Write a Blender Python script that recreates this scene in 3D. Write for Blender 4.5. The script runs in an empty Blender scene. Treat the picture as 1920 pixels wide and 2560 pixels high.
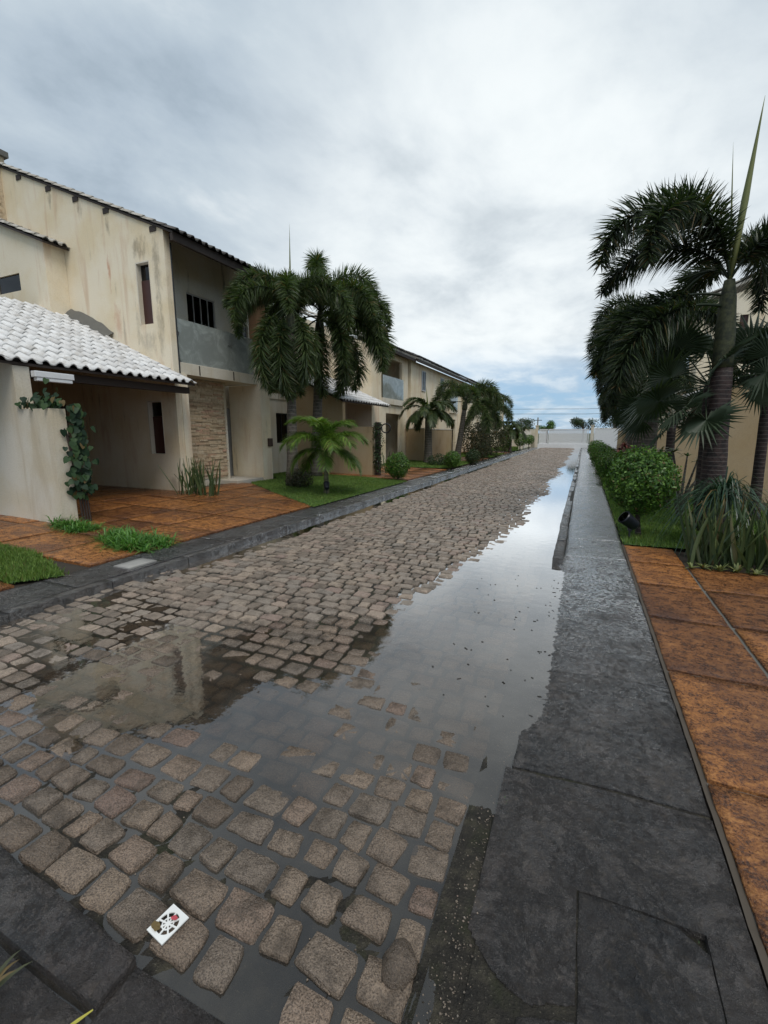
import bpy, math, random
import numpy as np
from mathutils import Vector, Matrix, Euler, noise as mn

random.seed(7)
RNG = np.random.default_rng(11)
SC = bpy.context.scene
COL = SC.collection
rad = math.radians

# ------------------------------------------------------------------ camera
F_PX, EYE = 1120.0, 1.6
CAM_R = np.array([[0.915172124, -0.0705113408, 0.396847747],
                  [0.403063250, 0.160098976, -0.901059562],
                  [0.0, 0.984579336, 0.174938650]])
cd = bpy.data.cameras.new('camera')
cd.sensor_fit = 'HORIZONTAL'; cd.sensor_width = 36.0
cd.lens = F_PX / 1920.0 * 36.0
cd.clip_start = 0.05; cd.clip_end = 3000
cam = bpy.data.objects.new('camera', cd); COL.objects.link(cam)
m4 = Matrix.Identity(4)
for i in range(3):
    for j in range(3):
        m4[i][j] = CAM_R[i][j]
m4[2][3] = EYE
cam.matrix_world = m4
SC.camera = cam

def in_frame(p, margin=0.12):
    c = CAM_R.T @ (np.asarray(p) - np.array([0, 0, EYE]))
    if c[2] > -0.1: return False
    u = F_PX * c[0] / -c[2] / 960; v = F_PX * c[1] / -c[2] / 1280
    return abs(u) < 1 + margin and abs(v) < 1 + margin

# ------------------------------------------------------------------ world / sky
SUN_EL, SUN_AZ = rad(58), rad(135)      # azimuth measured from +Y clockwise
w = bpy.data.worlds.new('World'); SC.world = w; w.use_nodes = True
nt = w.node_tree; nt.nodes.clear()
def N(t, nt_, **k):
    n = nt_.nodes.new(t)
    for a, b in k.items(): setattr(n, a, b)
    return n
def L(nt_, a, b): nt_.links.new(a, b)
def mathn(nt_, op, a, b=None, c=None, clamp=False):
    n = nt_.nodes.new('ShaderNodeMath'); n.operation = op; n.use_clamp = clamp
    for i, v in enumerate((a, b, c)):
        if v is None: continue
        if isinstance(v, (int, float)): n.inputs[i].default_value = v
        else: nt_.links.new(v, n.inputs[i])
    return n.outputs[0]
def smooth(nt_, v, lo, hi, to0=0.0, to1=1.0):
    n = nt_.nodes.new('ShaderNodeMapRange'); n.interpolation_type = 'SMOOTHSTEP'
    nt_.links.new(v, n.inputs[0])
    for i, x in enumerate((lo, hi, to0, to1)): n.inputs[i + 1].default_value = x
    return n.outputs[0]
def mixc(nt_, f, a, b, blend='MIX'):
    n = nt_.nodes.new('ShaderNodeMix'); n.data_type = 'RGBA'; n.blend_type = blend
    for s, v in ((n.inputs[0], f), (n.inputs[6], a), (n.inputs[7], b)):
        if isinstance(v, (int, float)): s.default_value = v
        elif isinstance(v, (tuple, list)): s.default_value = (*v[:3], 1)
        else: nt_.links.new(v, s)
    return n.outputs[2]

sky = N('ShaderNodeTexSky', nt); sky.sky_type = 'NISHITA'; sky.sun_disc = False
sky.sun_elevation = SUN_EL; sky.sun_rotation = SUN_AZ
sky.air_density = 1.0; sky.dust_density = 0.6; sky.ozone_density = 1.5
skc = mixc(nt, 1.0, sky.outputs[0], (0.085, 0.085, 0.085), 'MULTIPLY')
tc = N('ShaderNodeTexCoord', nt)
sep = N('ShaderNodeSeparateXYZ', nt); L(nt, tc.outputs['Generated'], sep.inputs[0])
zc = mathn(nt, 'MAXIMUM', sep.outputs[2], 0.0)
zd = mathn(nt, 'ADD', zc, 0.16)
cmb = N('ShaderNodeCombineXYZ', nt)
L(nt, mathn(nt, 'DIVIDE', sep.outputs[0], zd), cmb.inputs[0])
L(nt, mathn(nt, 'DIVIDE', sep.outputs[1], zd), cmb.inputs[1])
def cloud_noise(scale, detail, rough, dist, off):
    mp = N('ShaderNodeMapping', nt); L(nt, cmb.outputs[0], mp.inputs[0])
    mp.inputs[1].default_value = off; mp.inputs[3].default_value = (1.0, 0.75, 1)
    n = N('ShaderNodeTexNoise', nt); L(nt, mp.outputs[0], n.inputs['Vector'])
    n.inputs['Scale'].default_value = scale; n.inputs['Detail'].default_value = detail
    n.inputs['Roughness'].default_value = rough; n.inputs['Distortion'].default_value = dist
    return n.outputs[0]
n1 = cloud_noise(0.75, 7, 0.55, 0.25, (3.1, 1.7, 0))
n2 = cloud_noise(2.6, 7, 0.58, 0.2, (8.0, 2.0, 0.4))
nn = mathn(nt, 'ADD', mathn(nt, 'MULTIPLY', n1, 0.52), mathn(nt, 'MULTIPLY', n2, 0.48))
cr = N('ShaderNodeValToRGB', nt); L(nt, nn, cr.inputs[0])
e = cr.color_ramp.elements
e[0].position = 0.385; e[0].color = (0.27, 0.335, 0.40, 1)
e[1].position = 0.615; e[1].color = (0.56, 0.615, 0.655, 1)
x = e.new(0.47); x.color = (0.365, 0.435, 0.505, 1)
x = e.new(0.55); x.color = (0.435, 0.505, 0.565, 1)
# thinner, brighter cloud in front of the veiled light low over the street
gv = Vector((-0.16, 0.93, 0.30)).normalized()
dt = N('ShaderNodeVectorMath', nt); dt.operation = 'DOT_PRODUCT'
L(nt, tc.outputs['Generated'], dt.inputs[0]); dt.inputs[1].default_value = gv
glow = smooth(nt, dt.outputs['Value'], 0.83, 1.0)
bright = mixc(nt, mathn(nt, 'MULTIPLY', glow, smooth(nt, nn, 0.36, 0.60, 0.45, 0.95)), cr.outputs[0], (0.76, 0.80, 0.81))
# clear strip under the cloud deck at the horizon
band = mathn(nt, 'MULTIPLY', smooth(nt, sep.outputs[2], 0.19, 0.07), smooth(nt, n2, 0.66, 0.42, 0.45, 1.0))
haz = mixc(nt, 0.75, skc, (0.26, 0.43, 0.63))
skyc = mixc(nt, band, bright, haz)
bg = N('ShaderNodeBackground', nt); L(nt, skyc, bg.inputs[0]); bg.inputs[1].default_value = 1.0
wo = N('ShaderNodeOutputWorld', nt); L(nt, bg.outputs[0], wo.inputs[0])

# ------------------------------------------------------------------ sun + exposure
sd = bpy.data.lights.new('sun', 'SUN'); sd.energy = 1.5; sd.angle = rad(28); sd.color = (1.0, 0.96, 0.9)
so = bpy.data.objects.new('sun', sd); COL.objects.link(so)
sdir = Vector((math.sin(SUN_AZ) * math.cos(SUN_EL), math.cos(SUN_AZ) * math.cos(SUN_EL), math.sin(SUN_EL)))
so.rotation_euler = sdir.to_track_quat('Z', 'Y').to_euler(); so.location = (0, 0, 30)
SC.view_settings.view_transform = 'Standard'
try: SC.view_settings.look = 'None'
except Exception: pass
SC.view_settings.exposure = 0.34; SC.view_settings.gamma = 1.0
SC.view_settings.use_curve_mapping = False
SC.render.engine = 'CYCLES'
SC.cycles.max_bounces = 7; SC.cycles.transparent_max_bounces = 10

# ------------------------------------------------------------------ materials
def mat(name):
    m = bpy.data.materials.new(name); m.use_nodes = True
    t = m.node_tree; p = t.nodes['Principled BSDF']
    return m, t, p
def tnoise(t, scale, detail=4, rough=0.55, coord='Object', stretch=None, dist=0.0, off=None):
    c = t.nodes.new('ShaderNodeTexCoord')
    v = c.outputs[coord]
    if stretch or off:
        mp = t.nodes.new('ShaderNodeMapping'); t.links.new(v, mp.inputs[0])
        if stretch: mp.inputs[3].default_value = stretch
        if off: mp.inputs[1].default_value = off
        v = mp.outputs[0]
    n = t.nodes.new('ShaderNodeTexNoise'); t.links.new(v, n.inputs['Vector'])
    n.inputs['Scale'].default_value = scale; n.inputs['Detail'].default_value = detail
    n.inputs['Roughness'].default_value = rough; n.inputs['Distortion'].default_value = dist
    return n.outputs[0]
def wnoise(t, scale, detail=4, rough=0.55, stretch=None, dist=0.0):
    g = t.nodes.new('ShaderNodeNewGeometry'); v = g.outputs['Position']
    if stretch:
        mp = t.nodes.new('ShaderNodeMapping'); t.links.new(v, mp.inputs[0]); mp.inputs[3].default_value = stretch; v = mp.outputs[0]
    n = t.nodes.new('ShaderNodeTexNoise'); t.links.new(v, n.inputs['Vector'])
    n.inputs['Scale'].default_value = scale; n.inputs['Detail'].default_value = detail
    n.inputs['Roughness'].default_value = rough; n.inputs['Distortion'].default_value = dist
    return n.outputs[0]
def ramp(t, v, stops):
    r = t.nodes.new('ShaderNodeValToRGB'); t.links.new(v, r.inputs[0]); el = r.color_ramp.elements
    el[0].position, el[0].color = stops[0][0], (*stops[0][1], 1)
    el[1].position, el[1].color = stops[-1][0], (*stops[-1][1], 1)
    for p_, c_ in stops[1:-1]:
        q = el.new(p_); q.color = (*c_, 1)
    return r.outputs[0]
def bump(t, p, h, strength, dist):
    b = t.nodes.new('ShaderNodeBump'); b.inputs['Strength'].default_value = strength; b.inputs['Distance'].default_value = dist
    t.links.new(h, b.inputs['Height']); t.links.new(b.outputs[0], p.inputs['Normal'])
def setp(p, **k):
    for a, b in k.items(): p.inputs[a.replace('_', ' ')].default_value = b
def isl(t): 
    g = t.nodes.new('ShaderNodeNewGeometry'); return g.outputs['Random Per Island']
def orand(t):
    g = t.nodes.new('ShaderNodeObjectInfo'); return g.outputs['Random']
M = {}

def plain(name, col, rough=0.6, metal=0.0, spec=0.5):
    m, t, p = mat(name); p.inputs['Base Color'].default_value = (*col, 1)
    p.inputs['Roughness'].default_value = rough; p.inputs['Metallic'].default_value = metal
    p.inputs['Specular IOR Level'].default_value = spec
    n = tnoise(t, 9, 4); c = mixc(t, n, tuple(0.8 * v for v in col), tuple(min(1, 1.15 * v) for v in col)); L(t, c, p.inputs['Base Color'])
    M[name] = m; return m

def granite(name, rnd):
    m, t, p = mat(name)
    r = isl(t) if rnd == 'island' else orand(t)
    tone = ramp(t, r, [(0.0, (0.24, 0.185, 0.14)), (0.3, (0.42, 0.325, 0.25)), (0.55, (0.34, 0.285, 0.235)), (0.8, (0.50, 0.385, 0.29)), (1.0, (0.38, 0.265, 0.215))])
    sp = wnoise(t, 190, 2, 0.5)
    c = mixc(t, smooth(t, sp, 0.34, 0.60, 0.30, 1.0), (0.07, 0.055, 0.048), tone)
    sp2 = wnoise(t, 260, 1, 0.5)
    c = mixc(t, smooth(t, sp2, 0.58, 0.75, 0, 0.45), c, (0.52, 0.43, 0.34))
    pat = wnoise(t, 7, 5, 0.65)
    c = mixc(t, smooth(t, pat, 0.44, 0.70, 0, 0.72), c, (0.075, 0.058, 0.042)); c = mixc(t, smooth(t, wnoise(t, 22, 6, 0.7, None, .6), 0.5, 0.68, 0, 0.55), c, (0.13, 0.10, 0.075))
    c = mixc(t, 1.0, c, (0.62, 0.595, 0.565) if rnd == 'obj' else (0.93, 0.94, 0.94), 'MULTIPLY')
    L(t, c, p.inputs['Base Color'])
    rg = wnoise(t, 30, 4); L(t, smooth(t, rg, 0.3, 0.7, *((0.10, 0.34) if rnd != 'island' else (0.34, 0.62))), p.inputs['Roughness'])
    bn = mathn(t, 'ADD', mathn(t, 'MULTIPLY', wnoise(t, 55, 5, 0.7), 1.0), mathn(t, 'MULTIPLY', sp, 0.35))
    bump(t, p, bn, 1.0, 0.014)
    M[name] = m
granite('granite', 'obj'); granite('granite_island', 'island')

m, t, p = mat('road_bed'); M['road_bed'] = m
c = ramp(t, wnoise(t, 14, 6, 0.7), [(0.3, (0.012, 0.011, 0.010)), (0.52, (0.032, 0.028, 0.022)), (0.72, (0.075, 0.066, 0.045))])
gsp = wnoise(t, 120, 3, 0.6); c = mixc(t, smooth(t, gsp, 0.62, 0.72, 0, 0.7), c, (0.20, 0.18, 0.14)); L(t, c, p.inputs['Base Color'])
c = mixc(t, smooth(t, wnoise(t, 3.2, 6, 0.7), 0.48, 0.66, 0, 0.7), c, (0.030, 0.034, 0.014)); L(t, c, p.inputs['Base Color'])
setp(p, Roughness=0.62); p.inputs['Specular IOR Level'].default_value = 0.25; bump(t, p, gsp, 1.0, 0.015)

# shallow water: clear film over the stones, mirror by Fresnel
m = bpy.data.materials.new('puddle_water'); m.use_nodes = True; t = m.node_tree; t.nodes.clear(); M['water'] = m
o_ = N('ShaderNodeOutputMaterial', t); fr = N('ShaderNodeFresnel', t); fr.inputs[0].default_value = 1.45
tr = N('ShaderNodeBsdfTransparent', t); tr.inputs[0].default_value = (0.62, 0.57, 0.49, 1)
gl = N('ShaderNodeBsdfGlossy', t); gl.inputs[0].default_value = (0.97, 0.98, 1.0, 1); gl.inputs[1].default_value = 0.015
bp = N('ShaderNodeBump', t); bp.inputs['Strength'].default_value = 0.10; bp.inputs['Distance'].default_value = 0.01
L(t, wnoise(t, 9, 3, 0.5), bp.inputs['Height'])
L(t, bp.outputs[0], gl.inputs['Normal']); L(t, bp.outputs[0], fr.inputs['Normal'])
mx = N('ShaderNodeMixShader', t); L(t, mathn(t, 'MINIMUM', mathn(t, 'MULTIPLY', mathn(t, 'POWER', fr.outputs[0], 1.3), 4.2), 0.95), mx.inputs[0]); silt = N('ShaderNodeBsdfDiffuse', t); silt.inputs[0].default_value = (0.27, 0.245, 0.21, 1); m0 = N('ShaderNodeMixShader', t); L(t, smooth(t, wnoise(t, 1.6, 5, 0.6), 0.35, 0.65, 0.05, 0.17), m0.inputs[0]); L(t, tr.outputs[0], m0.inputs[1]); L(t, silt.outputs[0], m0.inputs[2])
L(t, m0.outputs[0], mx.inputs[1]); L(t, gl.outputs[0], mx.inputs[2]); L(t, mx.outputs[0], o_.inputs[0])

def slate(name, dark, light, wet_lo, wet_hi, film=26.0):
    m, t, p = mat(name); M[name] = m
    big = wnoise(t, 2.6, 8, 0.7, None, 0.3); fine = wnoise(t, 26, 7, 0.68, None, 0.4); xf = wnoise(t, 90, 4, 0.6)
    c = ramp(t, big, [(0.38, dark), (0.5, tuple((a + b) / 2 for a, b in zip(dark, light))), (0.62, light)])
    c = mixc(t, smooth(t, fine, 0.50, 0.7, 0, 0.7), c, (0.085, 0.068, 0.050)); c = mixc(t, smooth(t, wnoise(t, 5, 7, 0.7, None, 0.3), 0.5, 0.66, 0, 0.5), c, (0.022, 0.019, 0.020)); c = mixc(t, smooth(t, wnoise(t, 1.4, 4, 0.6, None, .5), 0.52, 0.7, 0, 0.5), c, (0.062, 0.042, 0.040))
    rdg = mathn(t, 'ABSOLUTE', mathn(t, 'SUBTRACT', wnoise(t, 3.5, 9, 0.75, None, 0.5), 0.5))
    c = mixc(t, smooth(t, rdg, 0.0, 0.02, 0.6, 0.0), c, (0.010, 0.008, 0.008))
    c = mixc(t, smooth(t, wnoise(t, 60, 5, 0.7), 0.54, 0.70, 0, 0.55), c, (0.13, 0.11, 0.09))
    c = mixc(t, mathn(t, 'MULTIPLY', orand(t), 0.35), c, (0.075, 0.062, 0.055))
    L(t, c, p.inputs['Base Color'])
    L(t, smooth(t, fine, 0.35, 0.65, wet_lo, wet_hi), p.inputs['Roughness']); p.inputs['Specular IOR Level'].default_value = 0.35
    h = mathn(t, 'ADD', mathn(t, 'ADD', fine, mathn(t, 'MULTIPLY', xf, 0.45)), mathn(t, 'MULTIPLY', smooth(t, rdg, 0.0, 0.06), 0.35)); bump(t, p, h, 1.0, 0.03)
    b2 = t.nodes.new('ShaderNodeBump'); b2.inputs['Strength'].default_value = 1.0; b2.inputs['Distance'].default_value = 0.020
    L(t, mathn(t, 'ADD', mathn(t, 'MULTIPLY', wnoise(t, 38, 5, 0.7), 0.5), mathn(t, 'MULTIPLY', wnoise(t, 110, 4, 0.7), 0.6)), b2.inputs['Height'])
    gl = N('ShaderNodeBsdfGlossy', t); gl.inputs[1].default_value = 0.10; L(t, b2.outputs[0], gl.inputs['Normal'])
    fr = N('ShaderNodeFresnel', t); fr.inputs[0].default_value = 1.42; gn = N('ShaderNodeCombineXYZ', t); gn.inputs[2].default_value = 1.0; L(t, gn.outputs[0], fr.inputs['Normal'])
    wet = mathn(t, 'MULTIPLY', smooth(t, wnoise(t, 3.0, 6, 0.65), 0.34, 0.56, 0.35, 1.0), smooth(t, wnoise(t, 34, 5, 0.65), 0.40, 0.53, 0.15, 1.0))
    fac = mathn(t, 'MINIMUM', mathn(t, 'MULTIPLY', mathn(t, 'MULTIPLY', mathn(t, 'POWER', fr.outputs[0], 2.0), film), wet), 0.8)
    mx = N('ShaderNodeMixShader', t); L(t, fac, mx.inputs[0]); L(t, p.outputs[0], mx.inputs[1]); L(t, gl.outputs[0], mx.inputs[2]); L(t, mx.outputs[0], t.nodes['Material Output'].inputs[0])
slate('slate', (0.022, 0.021, 0.022), (0.078, 0.068, 0.063), 0.22, 0.5)
slate('slate_left', (0.010, 0.010, 0.010), (0.050, 0.046, 0.044), 0.25, 0.5, 3.5)
slate('slate_kerb', (0.045, 0.04, 0.036), (0.10, 0.088, 0.078), 0.3, 0.6, 4.0)

m, t, p = mat('sandstone'); M['sandstone'] = m
st = mathn(t, 'ADD', mathn(t, 'MULTIPLY', wnoise(t, 13, 9, 0.78, (0.85, 1.2, 1), 0.3), 0.52), mathn(t, 'MULTIPLY', wnoise(t, 75, 5, 0.75), 0.48)); big = wnoise(t, 1.3, 4, 0.6)
c = ramp(t, st, [(0.405, (0.022, 0.010, 0.008)), (0.46, (0.105, 0.040, 0.014)), (0.525, (0.255, 0.10, 0.026)), (0.60, (0.43, 0.205, 0.07))])
c = mixc(t, smooth(t, big, 0.44, 0.66, 0, 0.7), c, (0.060, 0.024, 0.015))
c = mixc(t, 1.0, c, ramp(t, orand(t), [(0, (0.80, 0.74, 0.72)), (0.5, (1.15, 1.10, 1.0)), (1, (1.45, 1.38, 1.2))]), 'MULTIPLY'); L(t, c, p.inputs['Base Color'])
L(t, smooth(t, st, 0.42, 0.6, 0.20, 0.5), p.inputs['Roughness'])
bump(t, p, mathn(t, 'ADD', st, mathn(t, 'MULTIPLY', wnoise(t, 70, 4, 0.6), 0.5)), 0.7, 0.03)

def plaster(name, base, stain, grime, ox=(0, 0, 0), spots=()):
    m, t, p = mat(name); M[name] = m
    cl = tnoise(t, 0.9, 6, 0.6, off=ox); drip = tnoise(t, 1.0, 5, 0.65, stretch=(2.4, 2.4, 0.32), off=ox, dist=.4)
    drip2 = tnoise(t, 1.0, 4, 0.6, stretch=(6, 6, 0.7), off=(4, 2, 1), dist=.5); fine = tnoise(t, 45, 4, 0.6)
    c = mixc(t, smooth(t, cl, 0.35, 0.7), base, tuple(v * s for v, s in zip(base, (0.92, 0.86, 0.74))))
    c = mixc(t, smooth(t, drip, 0.50, 0.70, 0, 0.6), c, stain)
    c = mixc(t, mathn(t, 'MULTIPLY', smooth(t, drip2, 0.55, 0.72, 0, 0.8), smooth(t, cl, 0.50, 0.68)), c, grime)
    c = mixc(t, smooth(t, fine, 0.4, 0.75, 0, 0.18), c, grime)
    if spots:
        tcx = t.nodes.new('ShaderNodeTexCoord'); sp_ = t.nodes.new('ShaderNodeSeparateXYZ'); L(t, tcx.outputs['Object'], sp_.inputs[0]); n_ = tnoise(t, 5, 7, 0.72, stretch=(1.6, 1.6, 0.6))
        for (x0, z0, sx, sz, col, k_) in spots:
            dx_ = mathn(t, 'POWER', mathn(t, 'ABSOLUTE', mathn(t, 'DIVIDE', mathn(t, 'SUBTRACT', sp_.outputs[0], x0), sx)), 2.0); dz_ = mathn(t, 'POWER', mathn(t, 'ABSOLUTE', mathn(t, 'DIVIDE', mathn(t, 'SUBTRACT', sp_.outputs[2], z0), sz)), 2.0)
            dd_ = mathn(t, 'ADD', mathn(t, 'ADD', dx_, dz_), mathn(t, 'MULTIPLY', mathn(t, 'SUBTRACT', n_, 0.5), 4.5))
            c = mixc(t, smooth(t, dd_, 1.1, -0.3, 0, k_), c, col)
    L(t, c, p.inputs['Base Color']); setp(p, Roughness=0.85)
    p.inputs['Specular IOR Level'].default_value = 0.2
    bump(t, p, fine, 0.25, 0.01)
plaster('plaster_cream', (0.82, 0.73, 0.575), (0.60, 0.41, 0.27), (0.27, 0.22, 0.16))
GR, RU = (0.20, 0.165, 0.12), (0.52, 0.24, 0.14)
plaster('plaster_gable', (0.82, 0.73, 0.575), (0.60, 0.41, 0.27), (0.27, 0.22, 0.16), (1, 2, 3),
        [(-1.75, 5.35, 0.06, 0.45, RU, .7), (-3.75, 6.1, 0.05, 0.35, RU, .75), (-3.95, 5.75, 0.16, 0.16, RU, .6), (-1.6, 4.2, 0.16, 0.5, RU, .45), (-0.62, 5.75, 0.30, 0.28, GR, .6), (-0.13, 5.2, 0.14, 0.9, GR, .55), (-0.15, 3.9, 0.14, 0.7, GR, .45), (-0.92, 4.0, 0.07, 0.6, GR, .4), (-0.6, 3.6, 0.35, 0.3, GR, .35), (-2.6, 6.9, 0.10, 0.25, GR, .6), (-3.7, 7.35, 0.08, 0.25, GR, .6), (-1.65, 6.4, 0.08, 0.25, GR, .6), (-1.4, 3.9, 0.05, 0.5, GR, .4), (-0.15, 0.2, 0.2, 0.25, GR, .5)])
plaster('plaster_white', (0.68, 0.635, 0.55), (0.50, 0.42, 0.30), (0.20, 0.18, 0.13), (5, 3, 2))
plaster('plaster_grey', (0.84, 0.81, 0.73), (0.66, 0.60, 0.49), (0.24, 0.22, 0.17), (9, 3, 7))
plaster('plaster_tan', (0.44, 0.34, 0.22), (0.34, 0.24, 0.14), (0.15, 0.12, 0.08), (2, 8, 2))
plaster('plaster_brown', (0.20, 0.125, 0.075), (0.13, 0.07, 0.04), (0.07, 0.045, 0.03), (2, 8, 2))
plaster('porch_tile', (0.50, 0.47, 0.42), (0.42, 0.36, 0.3), (0.2, 0.18, 0.14))

def tile_mat(name, cols, grime):
    m, t, p = mat(name); M[name] = m
    c = ramp(t, orand(t), cols); n = wnoise(t, 5, 5, 0.65)
    c = mixc(t, smooth(t, n, 0.46, 0.70, 0, 0.7), c, grime); c = mixc(t, smooth(t, wnoise(t, 26, 5, .7), 0.52, 0.72, 0, 0.5), c, tuple(v * .55 for v in grime)); L(t, c, p.inputs['Base Color']); setp(p, Roughness=0.55)
    bump(t, p, wnoise(t, 60, 3), 0.2, 0.005)
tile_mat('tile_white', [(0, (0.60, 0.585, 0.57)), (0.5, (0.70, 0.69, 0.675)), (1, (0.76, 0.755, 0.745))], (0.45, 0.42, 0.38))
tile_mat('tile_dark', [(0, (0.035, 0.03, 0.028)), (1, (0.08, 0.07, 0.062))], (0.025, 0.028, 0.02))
tile_mat('tile_pale', [(0, (0.36, 0.33, 0.28)), (1, (0.5, 0.47, 0.42))], (0.13, 0.12, 0.09))
plain('joint', (0.075, 0.06, 0.045), 0.9); plain('mortar', (0.13, 0.125, 0.11), 0.9); plain('dark_wood', (0.035, 0.022, 0.016), 0.7)
plain('red_wood', (0.052, 0.016, 0.012), 0.5); plain('window_frame', (0.50, 0.50, 0.49), 0.45)
plain('dark_metal', (0.02, 0.02, 0.022), 0.45); plain('steel', (0.5, 0.5, 0.5), 0.3, 0.9)
plain('white_paint', (0.72, 0.73, 0.74), 0.4); plain('white_plastic', (0.78, 0.78, 0.75), 0.35)
plain('meter_brown', (0.06, 0.035, 0.025), 0.5); plain('dark_plastic', (0.012, 0.014, 0.02), 0.4)
plain('petal_red', (0.50, 0.07, 0.09), 0.5); plain('petal_white', (0.75, 0.73, 0.62), 0.5)
plain('dead_leaf', (0.14, 0.095, 0.03), 0.7); plain('yellow_stem', (0.42, 0.38, 0.06), 0.6)
plain('soil', (0.035, 0.026, 0.018), 0.9); plain('petal_pink', (0.42, 0.06, 0.09), 0.5)
plain('interior', (0.10, 0.09, 0.075), 0.9); plain('debris', (0.016, 0.013, 0.010), 0.8)
plain('wire', (0.06, 0.06, 0.065), 0.6); plain('concrete', (0.30, 0.29, 0.27), 0.8)

m, t, p = mat('cladding'); M['cladding'] = m
c = ramp(t, isl(t), [(0, (0.38, 0.27, 0.17)), (0.3, (0.54, 0.42, 0.28)), (0.55, (0.62, 0.51, 0.36)), (0.8, (0.48, 0.36, 0.23)), (1.0, (0.56, 0.35, 0.25))])
L(t, mixc(t, smooth(t, tnoise(t, 14, 5), 0.4, 0.75, 0, 0.5), c, (0.2, 0.14, 0.09)), p.inputs['Base Color']); setp(p, Roughness=0.8)

def glassm(name, tint, rough=0.0, ior=1.5, sky_sheen=0.0, sheen_col=(0.5, 0.55, 0.52)):
    m = bpy.data.materials.new(name); m.use_nodes = True; t = m.node_tree; t.nodes.clear(); M[name] = m
    o = N('ShaderNodeOutputMaterial', t); fr = N('ShaderNodeFresnel', t); fr.inputs[0].default_value = ior
    tr = N('ShaderNodeBsdfTransparent', t); tr.inputs[0].default_value = (*tint, 1)
    df = N('ShaderNodeBsdfDiffuse', t); df.inputs[0].default_value = (*sheen_col, 1)
    m1 = N('ShaderNodeMixShader', t)
    L(t, smooth(t, tnoise(t, 2.2, 6, 0.7, dist=1.0), 0.42, 0.72, sky_sheen * 0.65, sky_sheen), m1.inputs[0])
    L(t, tr.outputs[0], m1.inputs[1]); L(t, df.outputs[0], m1.inputs[2])
    gl = N('ShaderNodeBsdfGlossy', t); gl.inputs[1].default_value = rough
    mx = N('ShaderNodeMixShader', t); L(t, fr.outputs[0], mx.inputs[0]); L(t, m1.outputs[0], mx.inputs[1]); L(t, gl.outputs[0], mx.inputs[2]); L(t, mx.outputs[0], o.inputs[0])
glassm('rail_glass', (0.82, 0.90, 0.86), 0.02, 1.7, 0.62, (0.66, 0.72, 0.68))  # pale diffuse colour stands in for sky reflected on the rail glass
glassm('pane_glass', (0.12, 0.13, 0.15), 0.0, 1.5)

def leafm(name, a, b, c_, rough=0.42, trans=0.25, rnd='island', spec=0.4, dry=0.05):
    m = bpy.data.materials.new(name); m.use_nodes = True; t = m.node_tree; p = t.nodes['Principled BSDF']; M[name] = m
    o = t.nodes['Material Output']
    r = isl(t) if rnd == 'island' else orand(t)
    v = mathn(t, 'ADD', mathn(t, 'MULTIPLY', r, 0.6), mathn(t, 'MULTIPLY', tnoise(t, 2.5, 3), 0.4))
    c = ramp(t, v, [(0.15, a), (0.5, b), (0.85, c_)])
    c = mixc(t, smooth(t, mathn(t, 'FRACT', mathn(t, 'MULTIPLY', r, 7.31)), 1 - dry - .01, 1 - dry + .01, 0, 0.85), c, (0.16, 0.11, 0.045))
    L(t, c, p.inputs['Base Color']); p.inputs['Roughness'].default_value = rough; p.inputs['Specular IOR Level'].default_value = spec
    tl = N('ShaderNodeBsdfTranslucent', t); L(t, mixc(t, 1.0, c, (1.3, 1.5, 0.6), 'MULTIPLY'), tl.inputs[0])
    mx = N('ShaderNodeMixShader', t); mx.inputs[0].default_value = trans
    L(t, p.outputs[0], mx.inputs[1]); L(t, tl.outputs[0], mx.inputs[2]); L(t, mx.outputs[0], o.inputs[0])
leafm('foxtail_leaf', (0.012, 0.020, 0.013), (0.028, 0.045, 0.022), (0.065, 0.092, 0.036), 0.45, 0.25)
leafm('foxtail_mid', (0.024, 0.042, 0.018), (0.055, 0.085, 0.030), (0.12, 0.165, 0.055), 0.45, 0.3)
leafm('bright_palm', (0.05, 0.095, 0.018), (0.10, 0.18, 0.030), (0.20, 0.30, 0.05), 0.42, 0.3)
leafm('spear_leaf', (0.12, 0.15, 0.05), (0.2, 0.22, 0.08), (0.26, 0.27, 0.12), 0.5, 0.2)
leafm('shrub_leaf', (0.022, 0.06, 0.012), (0.06, 0.14, 0.022), (0.16, 0.28, 0.045), 0.42, 0.25)
leafm('dark_shrub', (0.015, 0.03, 0.013), (0.03, 0.058, 0.02), (0.06, 0.10, 0.035), 0.5, 0.2)
leafm('grass_blade', (0.05, 0.095, 0.018), (0.105, 0.185, 0.032), (0.22, 0.31, 0.07), 0.6, 0.25)
leafm('tuft_leaf', (0.04, 0.115, 0.025), (0.075, 0.19, 0.035), (0.15, 0.30, 0.06), 0.5, 0.3)
leafm('snake_leaf', (0.032, 0.055, 0.022), (0.065, 0.098, 0.038), (0.15, 0.175, 0.065), 0.4, 0.1, 'obj')
leafm('vine_leaf', (0.012, 0.028, 0.016), (0.022, 0.05, 0.024), (0.05, 0.095, 0.03), 0.55, 0.2, 'obj', 0.25)
leafm('fan_leaf', (0.028, 0.045, 0.026), (0.05, 0.075, 0.04), (0.08, 0.11, 0.055), 0.45, 0.2)
leafm('pony_leaf', (0.014, 0.035, 0.022), (0.028, 0.06, 0.034), (0.055, 0.10, 0.05), 0.35, 0.15)
leafm('olive_leaf', (0.03, 0.034, 0.018), (0.06, 0.064, 0.034), (0.10, 0.105, 0.055), 0.55, 0.2)
leafm('red_leaf', (0.05, 0.015, 0.015), (0.12, 0.03, 0.03), (0.40, 0.10, 0.09), 0.45, 0.3)

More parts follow.
